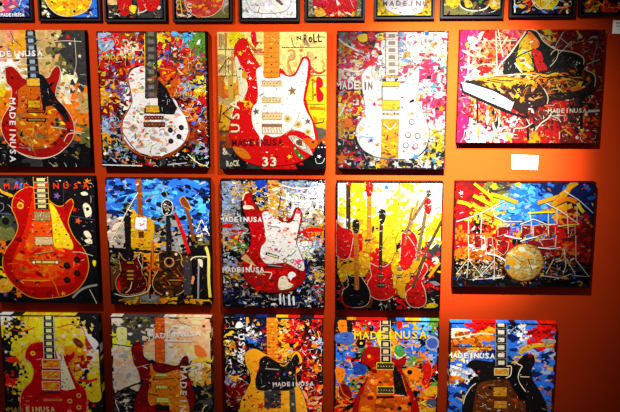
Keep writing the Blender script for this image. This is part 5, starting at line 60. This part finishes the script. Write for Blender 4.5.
# ---------------------------------------------------------------- materials
def paint_material(name, rough=0.5, bump=0.25, scale=220.0):
    m = bpy.data.materials.new(name); m.use_nodes = True
    nt = m.node_tree; b = nt.nodes['Principled BSDF']
    at = nt.nodes.new('ShaderNodeAttribute'); at.attribute_name = 'pigment'
    nt.links.new(at.outputs['Color'], b.inputs['Base Color'])
    b.inputs['Roughness'].default_value = rough
    b.inputs['Specular IOR Level'].default_value = 0.01
    tc = nt.nodes.new('ShaderNodeTexCoord'); n = nt.nodes.new('ShaderNodeTexNoise')
    n.inputs['Scale'].default_value = scale; n.inputs['Detail'].default_value = 3
    bp = nt.nodes.new('ShaderNodeBump'); bp.inputs['Strength'].default_value = bump; bp.inputs['Distance'].default_value = 0.002
    nt.links.new(tc.outputs['Object'], n.inputs['Vector']); nt.links.new(n.outputs['Fac'], bp.inputs['Height'])
    nt.links.new(bp.outputs['Normal'], b.inputs['Normal'])
    return m

def flat_material(name, col, rough=0.6, spec=0.3, noise=0.0, scale=8.0, bump=0.0):
    m = bpy.data.materials.new(name); m.use_nodes = True
    nt = m.node_tree; b = nt.nodes['Principled BSDF']
    b.inputs['Roughness'].default_value = rough
    b.inputs['Specular IOR Level'].default_value = spec
    tc = nt.nodes.new('ShaderNodeTexCoord'); n = nt.nodes.new('ShaderNodeTexNoise')
    n.inputs['Scale'].default_value = scale; n.inputs['Detail'].default_value = 5
    nt.links.new(tc.outputs['Object'], n.inputs['Vector'])
    r = nt.nodes.new('ShaderNodeValToRGB')
    r.color_ramp.elements[0].position = .3; r.color_ramp.elements[1].position = .7
    r.color_ramp.elements[0].color = tuple(c * (1 - noise) for c in col) + (1,)
    r.color_ramp.elements[1].color = tuple(min(1, c * (1 + noise)) for c in col) + (1,)
    nt.links.new(n.outputs['Fac'], r.inputs['Fac']); nt.links.new(r.outputs['Color'], b.inputs['Base Color'])
    if bump:
        n2 = nt.nodes.new('ShaderNodeTexNoise'); n2.inputs['Scale'].default_value = 160; n2.inputs['Detail'].default_value = 4
        nt.links.new(tc.outputs['Object'], n2.inputs['Vector'])
        bp = nt.nodes.new('ShaderNodeBump'); bp.inputs['Strength'].default_value = bump; bp.inputs['Distance'].default_value = .002
        nt.links.new(n2.outputs['Fac'], bp.inputs['Height']); nt.links.new(bp.outputs['Normal'], b.inputs['Normal'])
    return m

M_PAINT = paint_material('acrylic_paint')
M_LETTER = paint_material('stencil_paint', .6, .1)
M_WALL = flat_material('orange_wall_paint', (0.152, 0.0114, 0.0015), .9, .0, .06, 3.0, .12)
M_FLOOR = flat_material('dark_floor', (0.05, 0.03, 0.02), .5, .3, .2, 4.0)
M_FRAME = flat_material('black_frame_lacquer', (0.0025, 0.0022, 0.0025), .34, .05, .1, 20.0)
M_TRAY = flat_material('black_backing', (0.0015, 0.0014, 0.0015), .9, .05)
M_CARD = flat_material('white_card', (0.55, 0.53, 0.51), .7, .2, .02, 30.0)
M_INK = flat_material('grey_print', (0.026, 0.024, 0.030), .7, .05)

# ---------------------------------------------------------------- glyphs
_glyph = {}
def glyph(ch):
    if ch not in _glyph:
        cu = bpy.data.curves.new('glyph', 'FONT'); cu.body = ch; cu.offset = 0.022; cu.resolution_u = 2; cu.fill_mode = 'FRONT'
        ob = bpy.data.objects.new('glyph', cu); COL.objects.link(ob)
        dg = bpy.context.evaluated_depsgraph_get()
        me = bpy.data.meshes.new_from_object(ob.evaluated_get(dg))
        V = [(v.co.x, v.co.y) for v in me.vertices]; Fs = [tuple(p.vertices) for p in me.polygons]
        xs = [v[0] for v in V]; ys = [v[1] for v in V]
        x0, x1, y0, y1 = min(xs), max(xs), min(ys), max(ys)
        V = [((x - x0) / (x1 - x0), (y - y0) / (y1 - y0)) for x, y in V]
        _glyph[ch] = (V, Fs, (x1 - x0) / 0.7)
        bpy.data.objects.remove(ob); bpy.data.curves.remove(cu); bpy.data.meshes.remove(me)
    return _glyph[ch]

# ---------------------------------------------------------------- geometry in canvas space (u right, v down, half mm)
def catmull(p, closed):
    n = len(p)
    if n < 3: return p
    out = []
    rng = range(n) if closed else range(n - 1)
    for i in rng:
        p0 = p[(i - 1) % n] if closed or i > 0 else p[i]
        p1 = p[i]; p2 = p[(i + 1) % n]
        p3 = p[(i + 2) % n] if closed or i + 2 < n else p2
        for s in (0, .25, .5, .75):
            a = s * s * s; b = s * s
            out.append(tuple(.5 * ((2 * p1[k]) + (-p0[k] + p2[k]) * s + (2 * p0[k] - 5 * p1[k] + 4 * p2[k] - p3[k]) * b
                                   + (-p0[k] + 3 * p1[k] - 3 * p2[k] + p3[k]) * a) for k in (0, 1)))
    if not closed: out.append(p[-1])
    return out

def clip(poly, W, H):
    for ax, lim, sg in ((0, 0, 1), (0, W, -1), (1, 0, 1), (1, H, -1)):
        if not poly: return poly
        out = []
        for i in range(len(poly)):
            a, b = poly[i - 1], poly[i]
            da, db = (a[ax] - lim) * sg, (b[ax] - lim) * sg
            if (da >= 0) != (db >= 0):
                t = da / (da - db)
                out.append((a[0] + (b[0] - a[0]) * t, a[1] + (b[1] - a[1]) * t))
            if db >= 0: out.append(b)
        poly = out
    return poly

def inside(x, y, poly):
    c = False; j = len(poly) - 1
    for i in range(len(poly)):
        xi, yi = poly[i]; xj, yj = poly[j]
        if (yi > y) != (yj > y) and x < (xj - xi) * (y - yi) / (yj - yi + 1e-12) + xi: c = not c
        j = i
    return c

class Sheet:
    """collects painted shapes of one part and links them as one mesh"""
    def __init__(s, W, H, y0, E, rng):
        s.W, s.H, s.y, s.E, s.rng = W, H, y0, E, rng
        s.V = []; s.F = []; s.C = []; s.k = 0; s.j = 0; s.fine = False; s.part = False; s.rough = 0
    def lift(s):
        if s.fine:                       # strokes laid within one coat of paint
            s.j += 1
            return s.y - 2.2e-5 * s.k - 1.1e-6 * (s.j % 19)
        s.k += 1
        return s.y - (2.2e-5 * s.k if s.part else 1.2e-5 * (s.k % 90))
    def face(s, pts, col, y=None):
        pts = clip(pts, s.W, s.H)
        q = []
        for p in pts:
            if not q or abs(p[0] - q[-1][0]) + abs(p[1] - q[-1][1]) > .02: q.append(p)
        if len(q) > 1 and abs(q[0][0] - q[-1][0]) + abs(q[0][1] - q[-1][1]) < .02: q.pop()
        if len(q) < 3: return
        a = sum(q[i - 1][0] * q[i][1] - q[i][0] * q[i - 1][1] for i in range(len(q)))
        if abs(a) < .5: return
        if a > 0: q.reverse()      # faces look towards -Y
        if y is None: y = s.lift()
        n = len(s.V)
        s.V += [(u * .0005, y, -v * .0005) for u, v in q]
        s.F.append(tuple(range(n, n + len(q)))); s.C.append(col)
    def ribbon(s, pts, w, col, taper=False):
        y = s.lift(); n = len(pts)
        L = []; Rr = []
        for i, p in enumerate(pts):
            a = pts[max(0, i - 1)]; b = pts[min(n - 1, i + 1)]
            dx, dy = b[0] - a[0], b[1] - a[1]; d = math.hypot(dx, dy) or 1
            ww = w / 2 * (1 - .75 * abs(2 * i / max(1, n - 1) - 1) ** 2 if taper else 1)
            L.append((p[0] - dy / d * ww, p[1] + dx / d * ww)); Rr.append((p[0] + dy / d * ww, p[1] - dx / d * ww))
        for i in range(n - 1): s.face([L[i], L[i + 1], Rr[i + 1], Rr[i]], col, y)
    def blob(s, u, v, r, col, kind):
        g = s.rng
        if kind == 'v': a0 = PI / 2 + g.uniform(-.15, .15); el = 2.6
        elif kind == 's': a0 = g.uniform(-.7, .7); el = g.uniform(1.2, 2.4)
        else: a0 = g.gauss(0, .8); el = g.uniform(1.2, 3.4); r *= .85
        t = g.random()
        if kind == 'm' and t < .42:      # flung line of paint
            a = g.uniform(0, PI); l = r * g.uniform(2, 5); b = g.uniform(-.8, .8) * r * 1.5
            P = [(u - math.cos(a) * l, v - math.sin(a) * l), (u - math.sin(a) * b, v + math.cos(a) * b), (u + math.cos(a) * l, v + math.sin(a) * l)]
            s.ribbon(catmull(P, False), max(1.2, r * .35), col, True); return
        n = 5 if t < .5 else 8
        pts = []
        for i in range(n):
            a = 2 * PI * i / n + g.uniform(-.25, .25); rr = r * g.uniform(.6, 1.25)
            x, y = math.cos(a) * rr * el, math.sin(a) * rr
            pts.append((u + x * math.cos(a0) - y * math.sin(a0), v + x * math.sin(a0) + y * math.cos(a0)))
        s.face(pts, col)
    def weather(s, P, base):
        """brush marks of the shape's own colour, scratches and stray flecks on a painted shape"""
        A = abs(sum(P[i - 1][0] * P[i][1] - P[i][0] * P[i - 1][1] for i in range(len(P)))) / 2
        if A < 1500 or s.rough <= 0: return
        if isinstance(base, str): base = PAL[base]
        g = s.rng; xs = [p[0] for p in P]; ys = [p[1] for p in P]
        n = int(min(260, A / 420) * s.rough)
        for _ in range(n * 3):
            if n <= 0: break
            u, v = g.uniform(min(xs), max(xs)), g.uniform(min(ys), max(ys))
            if not inside(u, v, P): continue
            n -= 1; t = g.random()
            if t < .62:
                k = g.choice((.6, .75, .85, 1.12, 1.2)); c = tuple(min(255, b * k + (g.uniform(0, 22) if k > 1 else 0)) for b in base)
                s.blob(u, v, g.uniform(2, 8), pigment(c, s.E, g, .1), 's')
            elif t < .86:
                a = g.gauss(0, 1.0); l = g.uniform(6, 26); b = g.uniform(-6, 6)
                Q = [(u - math.cos(a) * l, v - math.sin(a) * l), (u - math.sin(a) * b, v + math.cos(a) * b), (u + math.cos(a) * l, v + math.sin(a) * l)]
                if inside(*Q[0], P) and inside(*Q[2], P):
                    s.ribbon(catmull(Q, False), g.uniform(1.2, 3), pigment(g.choice('kkkKnW'), s.E, g, .2), True)
            else:
                s.blob(u, v, g.uniform(1.5, 3.6), pigment(g.choice('kwWYRng'), s.E, g, .2), 'm')
    def run(s, cmds):
        for c in cmds:
            k = c[0]; col = pigment(c[1], s.E, s.rng, .06) if k != 'x' else None
            if k == 'p':
                P = list(zip(c[3][0::2], c[3][1::2])); P = catmull(P, True) if c[2] else P
                s.face(P, col); s.fine = s.part; s.weather(P, c[1]); s.fine = False
            elif k == 'r':
                P = list(zip(c[4][0::2], c[4][1::2])); s.ribbon(catmull(P, False) if c[3] else P, c[2], col)
            elif k == 's':
                a0 = s.rng.uniform(-.4, .4)
                s.face([(c[2] + math.sin(a0 + i * PI / 5) * c[4] * (1 if i % 2 == 0 else .42),
                         c[3] - math.cos(a0 + i * PI / 5) * c[4] * (1 if i % 2 == 0 else .42)) for i in range(10)], col)
            elif k == 'd':
                s.face([(c[2] + math.cos(i * PI / 10) * c[4], c[3] + math.sin(i * PI / 10) * c[5]) for i in range(20)], col)
                if c[4] > 24: s.fine = s.part; s.weather([(c[2] + math.cos(i * PI / 10) * c[4], c[3] + math.sin(i * PI / 10) * c[5]) for i in range(20)], c[1]); s.fine = False
            elif k == 't':
                _, _, t, u0, v0, u1, v1, h = c
                L = math.hypot(u1 - u0, v1 - v0); dx, dy = (u1 - u0) / L, (v1 - v0) / L; ux, uy = dy, -dx
                step = L / len(t); y = s.lift()
                for i, ch in enumerate(t):
                    V, Fs, asp = glyph(ch); hh = h * (.72 if ch.islower() and ch in 'o' else 1)
                    w = min(step * .86, h * asp * 1.05); o = step * i + (step - w) / 2
                    Q = [(u0 + dx * (o + x * w) + ux * y_ * hh, v0 + dy * (o + x * w) + uy * y_ * hh) for x, y_ in V]
                    for f in Fs: s.face([Q[j] for j in f], col, y)
            elif k == 'x':
                _, pal, n, r0, r1, poly, kind = c
                P = list(zip(poly[0::2], poly[1::2]))
                if len(P) < 3: continue
                s.k += 1; s.fine = s.part
                xs = [p[0] for p in P]; ys = [p[1] for p in P]; done = 0
                for _ in range(n * 12):
                    u, v = s.rng.uniform(min(xs), max(xs)), s.rng.uniform(min(ys), max(ys))
                    if not inside(u, v, P): continue
                    s.blob(u, v, s.rng.uniform(r0, r1), pigment(s.rng.choice(pal), s.E, s.rng, .18), kind); done += 1
                    if done >= n: break
                s.fine = False
    def build(s, name, mat, parent):
        me = bpy.data.meshes.new(name); me.from_pydata(s.V, [], s.F)
        at = me.color_attributes.new('pigment', 'FLOAT_COLOR', 'CORNER')
        buf = []
        for f, c in zip(s.F, s.C): buf += list(c) * len(f)
        at.data.foreach_set('color', buf)
        me.materials.append(mat)
        o = bpy.data.objects.new(name, me); COL.objects.link(o); o.parent = parent
        return o

def canvas_ground(s, D, depth):
    """the stretched canvas: box with its sides, then ground patches and flung paint on its face"""
    W, H, g, E = s.W, s.H, s.rng, s.E
    grid = D['grid']; R = len(grid)
    def at(u, v):
        r = grid[max(0, min(R - 1, int(v / H * R)))]
        q = r[max(0, min(len(r) - 1, int(u / W * len(r))))]
        return 'z' if q == 'W' and D.get('warm') else q
    w, h, d = W * .0005, H * .0005, depth
    base = len(s.V); r = .002          # eased edge
    y0, y1 = -.0, -d
    ring = lambda e, y: [(e, y, -e), (w - e, y, -e), (w - e, y, -h + e), (e, y, -h + e)]
    s.V += ring(0, y0) + ring(0, y1 + r) + ring(r, y1)
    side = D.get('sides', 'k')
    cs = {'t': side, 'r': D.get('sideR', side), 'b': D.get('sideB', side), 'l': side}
    dark = pigment('k', E)
    sides = ['t', 'r', 'b', 'l']
    for i in range(4):
        j = (i + 1) % 4
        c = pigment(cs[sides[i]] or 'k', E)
        s.F.append((base + i, base + j, base + 4 + j, base + 4 + i)[::-1]); s.C.append(c)
        s.F.append((base + 4 + i, base + 4 + j, base + 8 + j, base + 8 + i)[::-1]); s.C.append(dark if D.get('edge') else c)
    s.F.append((base, base + 1, base + 2, base + 3)); s.C.append(dark)
    s.F.append((base + 8, base + 9, base + 10, base + 11)[::-1]); s.C.append(pigment(grid[R // 2][1], E))
    if side is None:                    # the picture wraps round the sides
        def strip(a, b, n, colf, top):
            for i in range(n):
                t0, t1 = i / n, (i + 1) / n; m = len(s.V)
                p = lambda t, y: (a[0] + (b[0] - a[0]) * t, y, a[1] + (b[1] - a[1]) * t)
                off = (0, 0, .0002) if top == 't' else ((.0002, 0, 0) if top == 'r' else (-.0002, 0, 0))
                q = [p(t0, y0), p(t1, y0), p(t1, y1 + r), p(t0, y1 + r)]
                s.V += [tuple(v[k] + off[k] for k in range(3)) for v in q]
                s.F.append((m, m + 1, m + 2, m + 3)); s.C.append(pigment(colf((t0 + t1) / 2), E, g, .25))
        strip((0, 0), (w, 0), 34, lambda t: at(t * W + g.uniform(-20, 20), g.uniform(0, 60)), 't')
        strip((w, 0), (w, -h), 30, lambda t: g.choice('kkK' + at(W - 1, t * H)), 'r')
        strip((0, 0), (0, -h), 30, lambda t: g.choice('kkK' + at(0, t * H)), 'l')
    # ground patches
    nc = max(len(r_) for r_ in grid) * 4; nr = R * 4
    cw, ch = W / nc, H / nr
    fine = D['n'] > 350
    J = [[(g.uniform(-.45, .45) * cw * (0 < i < nc), g.uniform(-.45, .45) * ch * (0 < j < nr)) for i in range(nc + 1)] for j in range(nr + 1)]
    for j in range(nr):
        for i in range(nc):
            q = [(a * cw + J[b][a][0], b * ch + J[b][a][1]) for a, b in ((i, j), (i + 1, j), (i + 1, j + 1), (i, j + 1))]
            c = at((i + .5 + g.uniform(-2, 2)) * cw, (j + .5 + g.uniform(-2, 2)) * ch)
            if fine and g.random() < .2: c = g.choice(D['pal'])
            s.face(q, pigment(c, E, g, .2), s.y + 1e-5)
    pal = D['pal']; n = int(D['n'] * (3.2 if fine else 2.2))
    for i in range(n):
        u, v = g.uniform(0, W), g.uniform(0, H)
        c = at(u + g.uniform(-2, 2) * cw, v + g.uniform(-2, 2) * ch) if g.random() < .74 else g.choice(pal)
        big = g.random() < .3
        s.blob(u, v, g.uniform(6, 12) if big else g.uniform(1.8, 6), pigment(c, E * g.uniform(.9, 2.2), g, .2), 'm' if g.random() < .6 else 's')
    web = D.get('web', 'kkkKWkw')
    for i in range((n // 2 if fine else n // 4) + 25):        # thin flung lines
        u, v, a_, l = g.uniform(0, W), g.uniform(0, H), g.uniform(-.9, .9) + (PI / 2 if g.random() < .3 else 0), g.uniform(12, 46)
        P = [(u, v)]
        for k_ in range(3):
            a_ += g.uniform(-.9, .9); u += math.cos(a_) * l / 2; v += math.sin(a_) * l / 2; P.append((u, v))
        s.ribbon(catmull(P, False), g.uniform(1.4, 4.2), pigment(g.choice(web), E, g, .2), True)
    ed = D.get('edge')
    if ed:
        y = s.y - .0023
        for a in (((0, 5), (W, 5)), ((0, H - 5), (W, H - 5)), ((5, 0), (5, H)), ((W - 5, 0), (W - 5, H))):
            s.ribbon(list(a), 11, pigment(ed, E))

def build_frame(w, h, parent):
    """float frame: four mitred rails round a dark tray; picture opening w x h at the local origin"""
    gap, lip, d = .006, .0085, .024
    V = []; F = []; Mi = []
    prof = [(gap, -.004), (gap, -d + .001), (gap + .001, -d), (gap + lip - .002, -d), (gap + lip, -d + .003), (gap + lip, 0)]
    for (e, y) in prof: V += [(-e, y, e), (w + e, y, e), (w + e, y, -h - e), (-e, y, -h - e)]
    for k in range(len(prof) - 1):
        for i in range(4):
            j = (i + 1) % 4
            F.append((4 * k + i, 4 * k + 4 + i, 4 * k + 4 + j, 4 * k + j))
    n = len(V)
    me = bpy.data.meshes.new('frame'); me.from_pydata(V, [], F); me.materials.append(M_FRAME)
    o = bpy.data.objects.new('frame', me); COL.objects.link(o); o.parent = parent
    e = gap + .0005
    V = [(-e, y, e) for y in (0,)]; V = []
    for y in (-.0002, -.0035): V += [(-e, y, e), (w + e, y, e), (w + e, y, -h - e), (-e, y, -h - e)]
    F = [(0, 1, 2, 3), (7, 6, 5, 4)] + [(i, i + 4, (i + 1) % 4 + 4, (i + 1) % 4) for i in range(4)]
    me = bpy.data.meshes.new('backing_tray'); me.from_pydata(V, [], F); me.materials.append(M_TRAY)
    o = bpy.data.objects.new('backing_tray', me); COL.objects.link(o); o.parent = parent

for idx, D in enumerate(PAINTINGS):
    framed = bool(D.get('frame'))
    root = bpy.data.objects.new('framed_painting' if framed else 'canvas_painting', None); COL.objects.link(root)
    root.empty_display_size = .05
    root.location = (D['x'], -.0001, D['z'] + FLOOR_TO_ORIGIN)
    root['label'] = D['label']; root['category'] = 'painting'
    root['group'] = 'small framed paintings in the top row' if framed else 'large unframed canvases hung in rows'
    W, H = D['w'] * 2000, D['h'] * 2000
    depth = .026 if framed else .038
    front = -.018 if framed else -.038
    rng = random.Random(100 + idx)
    s = Sheet(W, H, front - .00015, D['E'], rng)
    loose = ('paint_streaks', 'painted_star', 'painted_ground', 'painted_collage', 'stage_ground', 'painted_sky',
             'ground_lettering', 'paint_drips', 'painted_shapes')
    canvas_ground(s, D, -front)
    s.y -= .0011; s.k = 0; s.rough = .8
    for name, lab, par, cmds in D['parts']:
        if name in loose: s.run(cmds)
    s.build('canvas', M_PAINT, root)
    if framed: build_frame(D['w'], D['h'], root)
    made = []
    for i, (name, lab, par, cmds) in enumerate(D['parts']):
        if name in loose: made.append(None); continue
        lvl = .0030 + .00004 * i + (.0010 if par >= 0 else 0) + (.0022 if 'lettering' in name else 0)
        sh = Sheet(W, H, front - lvl, D['E'], rng); sh.rough = D.get('rough', 1.0); sh.part = True; sh.run(cmds)
        if not sh.F:
            o = bpy.data.objects.new(name, None); COL.objects.link(o); o.parent = root; made.append(o); continue
        o = sh.build(name, M_LETTER if 'lettering' in name else M_PAINT, made[par] if par >= 0 else root)
        if lab: o['label'] = lab
        made.append(o)

# ---------------------------------------------------------------- label cards stuck to the wall
def card(c, lines, label):
    tl, tr, br, bl = [Vector((p[0], 0, p[1])) for p in c]
    root = bpy.data.objects.new('label_card', None); COL.objects.link(root)
    root.location = (tl.x, -.0001, tl.z + FLOOR_TO_ORIGIN); root['label'] = label; root['category'] = 'label'
    root['group'] = 'white label cards on the wall'
    Q = [p - tl for p in (tl, tr, br, bl)]
    th = .0025
    V = []; F = []
    N = 8                                # the card bows slightly off the wall
    P = lambda s_, t_: Q[0].lerp(Q[1], s_).lerp(Q[3].lerp(Q[2], s_), t_)
    bow = lambda s_, t_: -.0030 * s_ * s_ * t_
    for lay in (0, 1):
        for j in range(N + 1):
            for i in range(N + 1):
                q = P(i / N, j / N); V.append((q.x, bow(i / N, j / N) - (th if lay else 0), q.z))
    n1 = (N + 1) ** 2
    for j in range(N):
        for i in range(N):
            a = j * (N + 1) + i
            F.append((a, a + 1, a + N + 2, a + N + 1)); F.append((n1 + a, n1 + a + N + 1, n1 + a + N + 2, n1 + a + 1))
    for i in range(N):
        for a, b in ((i, i + 1), (n1 - 1 - i, n1 - 2 - i), ((i + 1) * (N + 1), i * (N + 1)), (i * (N + 1) + N, (i + 1) * (N + 1) + N)):
            F.append((a, a + n1, b + n1, b))
    me = bpy.data.meshes.new('card'); me.from_pydata(V, [], F); me.materials.append(M_CARD)
    o = bpy.data.objects.new('card', me); COL.objects.link(o); o.parent = root
    V = []; F = []
    for (t, x0, x1, yy, hh) in lines:
        for i, ch in enumerate(t):
            if ch == ' ': continue
            G, Fs, asp = glyph(ch); st = (x1 - x0) / len(t); n = len(V)
            for gx, gy in G:
                sx = x0 + st * (i + .1 + .8 * gx); sy = yy - hh * gy; q = P(sx, sy)
                V.append((q.x, bow(sx, sy) - th - .0003, q.z))
            F += [tuple(n + k for k in f) for f in Fs]
    me = bpy.data.meshes.new('printed_text'); me.from_pydata(V, [], F); me.materials.append(M_INK)
    o = bpy.data.objects.new('printed_text', me); COL.objects.link(o); o.parent = root

card(CARDS[0], [('MADE IN USA', .12, .9, .28, .07), ('USA', .28, .66, .70, .09)],
     'white label card on the orange wall between the piano and drum kit paintings')
card(CARDS[1], [('MADE IN USA', .12, .9, .26, .12), ('USA', .12, .9, .48, .11)],
     'white label card at the right edge, beside the upper right corner of the piano painting')

# ---------------------------------------------------------------- room shell
def slab(name, x0, x1, y0, y1, z0, z1, mat):
    V = [(x, y, z) for z in (z0, z1) for y in (y0, y1) for x in (x0, x1)]
    F = [(0, 2, 3, 1), (4, 5, 7, 6), (0, 1, 5, 4), (2, 6, 7, 3), (0, 4, 6, 2), (1, 3, 7, 5)]
    me = bpy.data.meshes.new(name); me.from_pydata(V, [], F); me.materials.append(mat)
    o = bpy.data.objects.new(name, me); COL.objects.link(o); o['kind'] = 'structure'; return o
slab('wall_back', -3.0, 5.5, 0, .15, 0, 3.0, M_WALL)
slab('floor', -3.0, 5.5, -5.0, 0.15, -.1, 0, M_FLOOR)

# ---------------------------------------------------------------- lamps: gallery spotlights high in front of the wall
LAMP_Z, LAMP_D = 1.92, 1.575
def spot(name, x, ax, az, half, power, blend, col):
    l = bpy.data.lights.new(name, 'SPOT'); l.energy = power; l.spot_size = 2 * half; l.spot_blend = blend
    l.color = col; l.shadow_soft_size = .018
    o = bpy.data.objects.new(name, l); COL.objects.link(o)
    o.location = (x, -LAMP_D, LAMP_Z + FLOOR_TO_ORIGIN)
    d = Vector((ax, 0, az + FLOOR_TO_ORIGIN)) - o.location
    o.rotation_euler = d.to_track_quat('-Z', 'Y').to_euler()
K = 1.0
spot('gallery_spotlight', 1.525, 1.652, .840, .285, math.exp(8.754) * K, 1, (1, .98, .95))
spot('gallery_floodlight', .165, .221, 1.695, .813, math.exp(6.28) * K, .636, (1, .98, .95))
spot('gallery_downlight', 1.385, 1.47, .834, .487, math.exp(6.94) * K, 1, (1, .98, .95))
w = bpy.data.worlds.new('gallery_ambient'); SC.world = w; w.use_nodes = True
w.node_tree.nodes['Background'].inputs[0].default_value = (1, .9, .8, 1)
w.node_tree.nodes['Background'].inputs[1].default_value = .40

# ---------------------------------------------------------------- camera
cd = bpy.data.cameras.new('camera'); cam = bpy.data.objects.new('camera', cd); COL.objects.link(cam); SC.camera = cam
R = CAM['R']; c = CAM['c']
right, down, fwd = [Vector((r[0], r[2], -r[1])) for r in R]
m = Matrix((right, -down, -fwd)).transposed().to_4x4()
m.translation = Vector((c[0], -c[2], c[1] + FLOOR_TO_ORIGIN))
cam.matrix_world = m
cd.sensor_fit = 'HORIZONTAL'; cd.sensor_width = 36; cd.lens = CAM['f'] / 620 * 36
cd.clip_start = .05

vs = SC.view_settings
SC.display_settings.display_device = 'sRGB'
vs.view_transform = 'Standard'; vs.look = 'None'; vs.gamma = 1; vs.exposure = 0; vs.use_curve_mapping = False
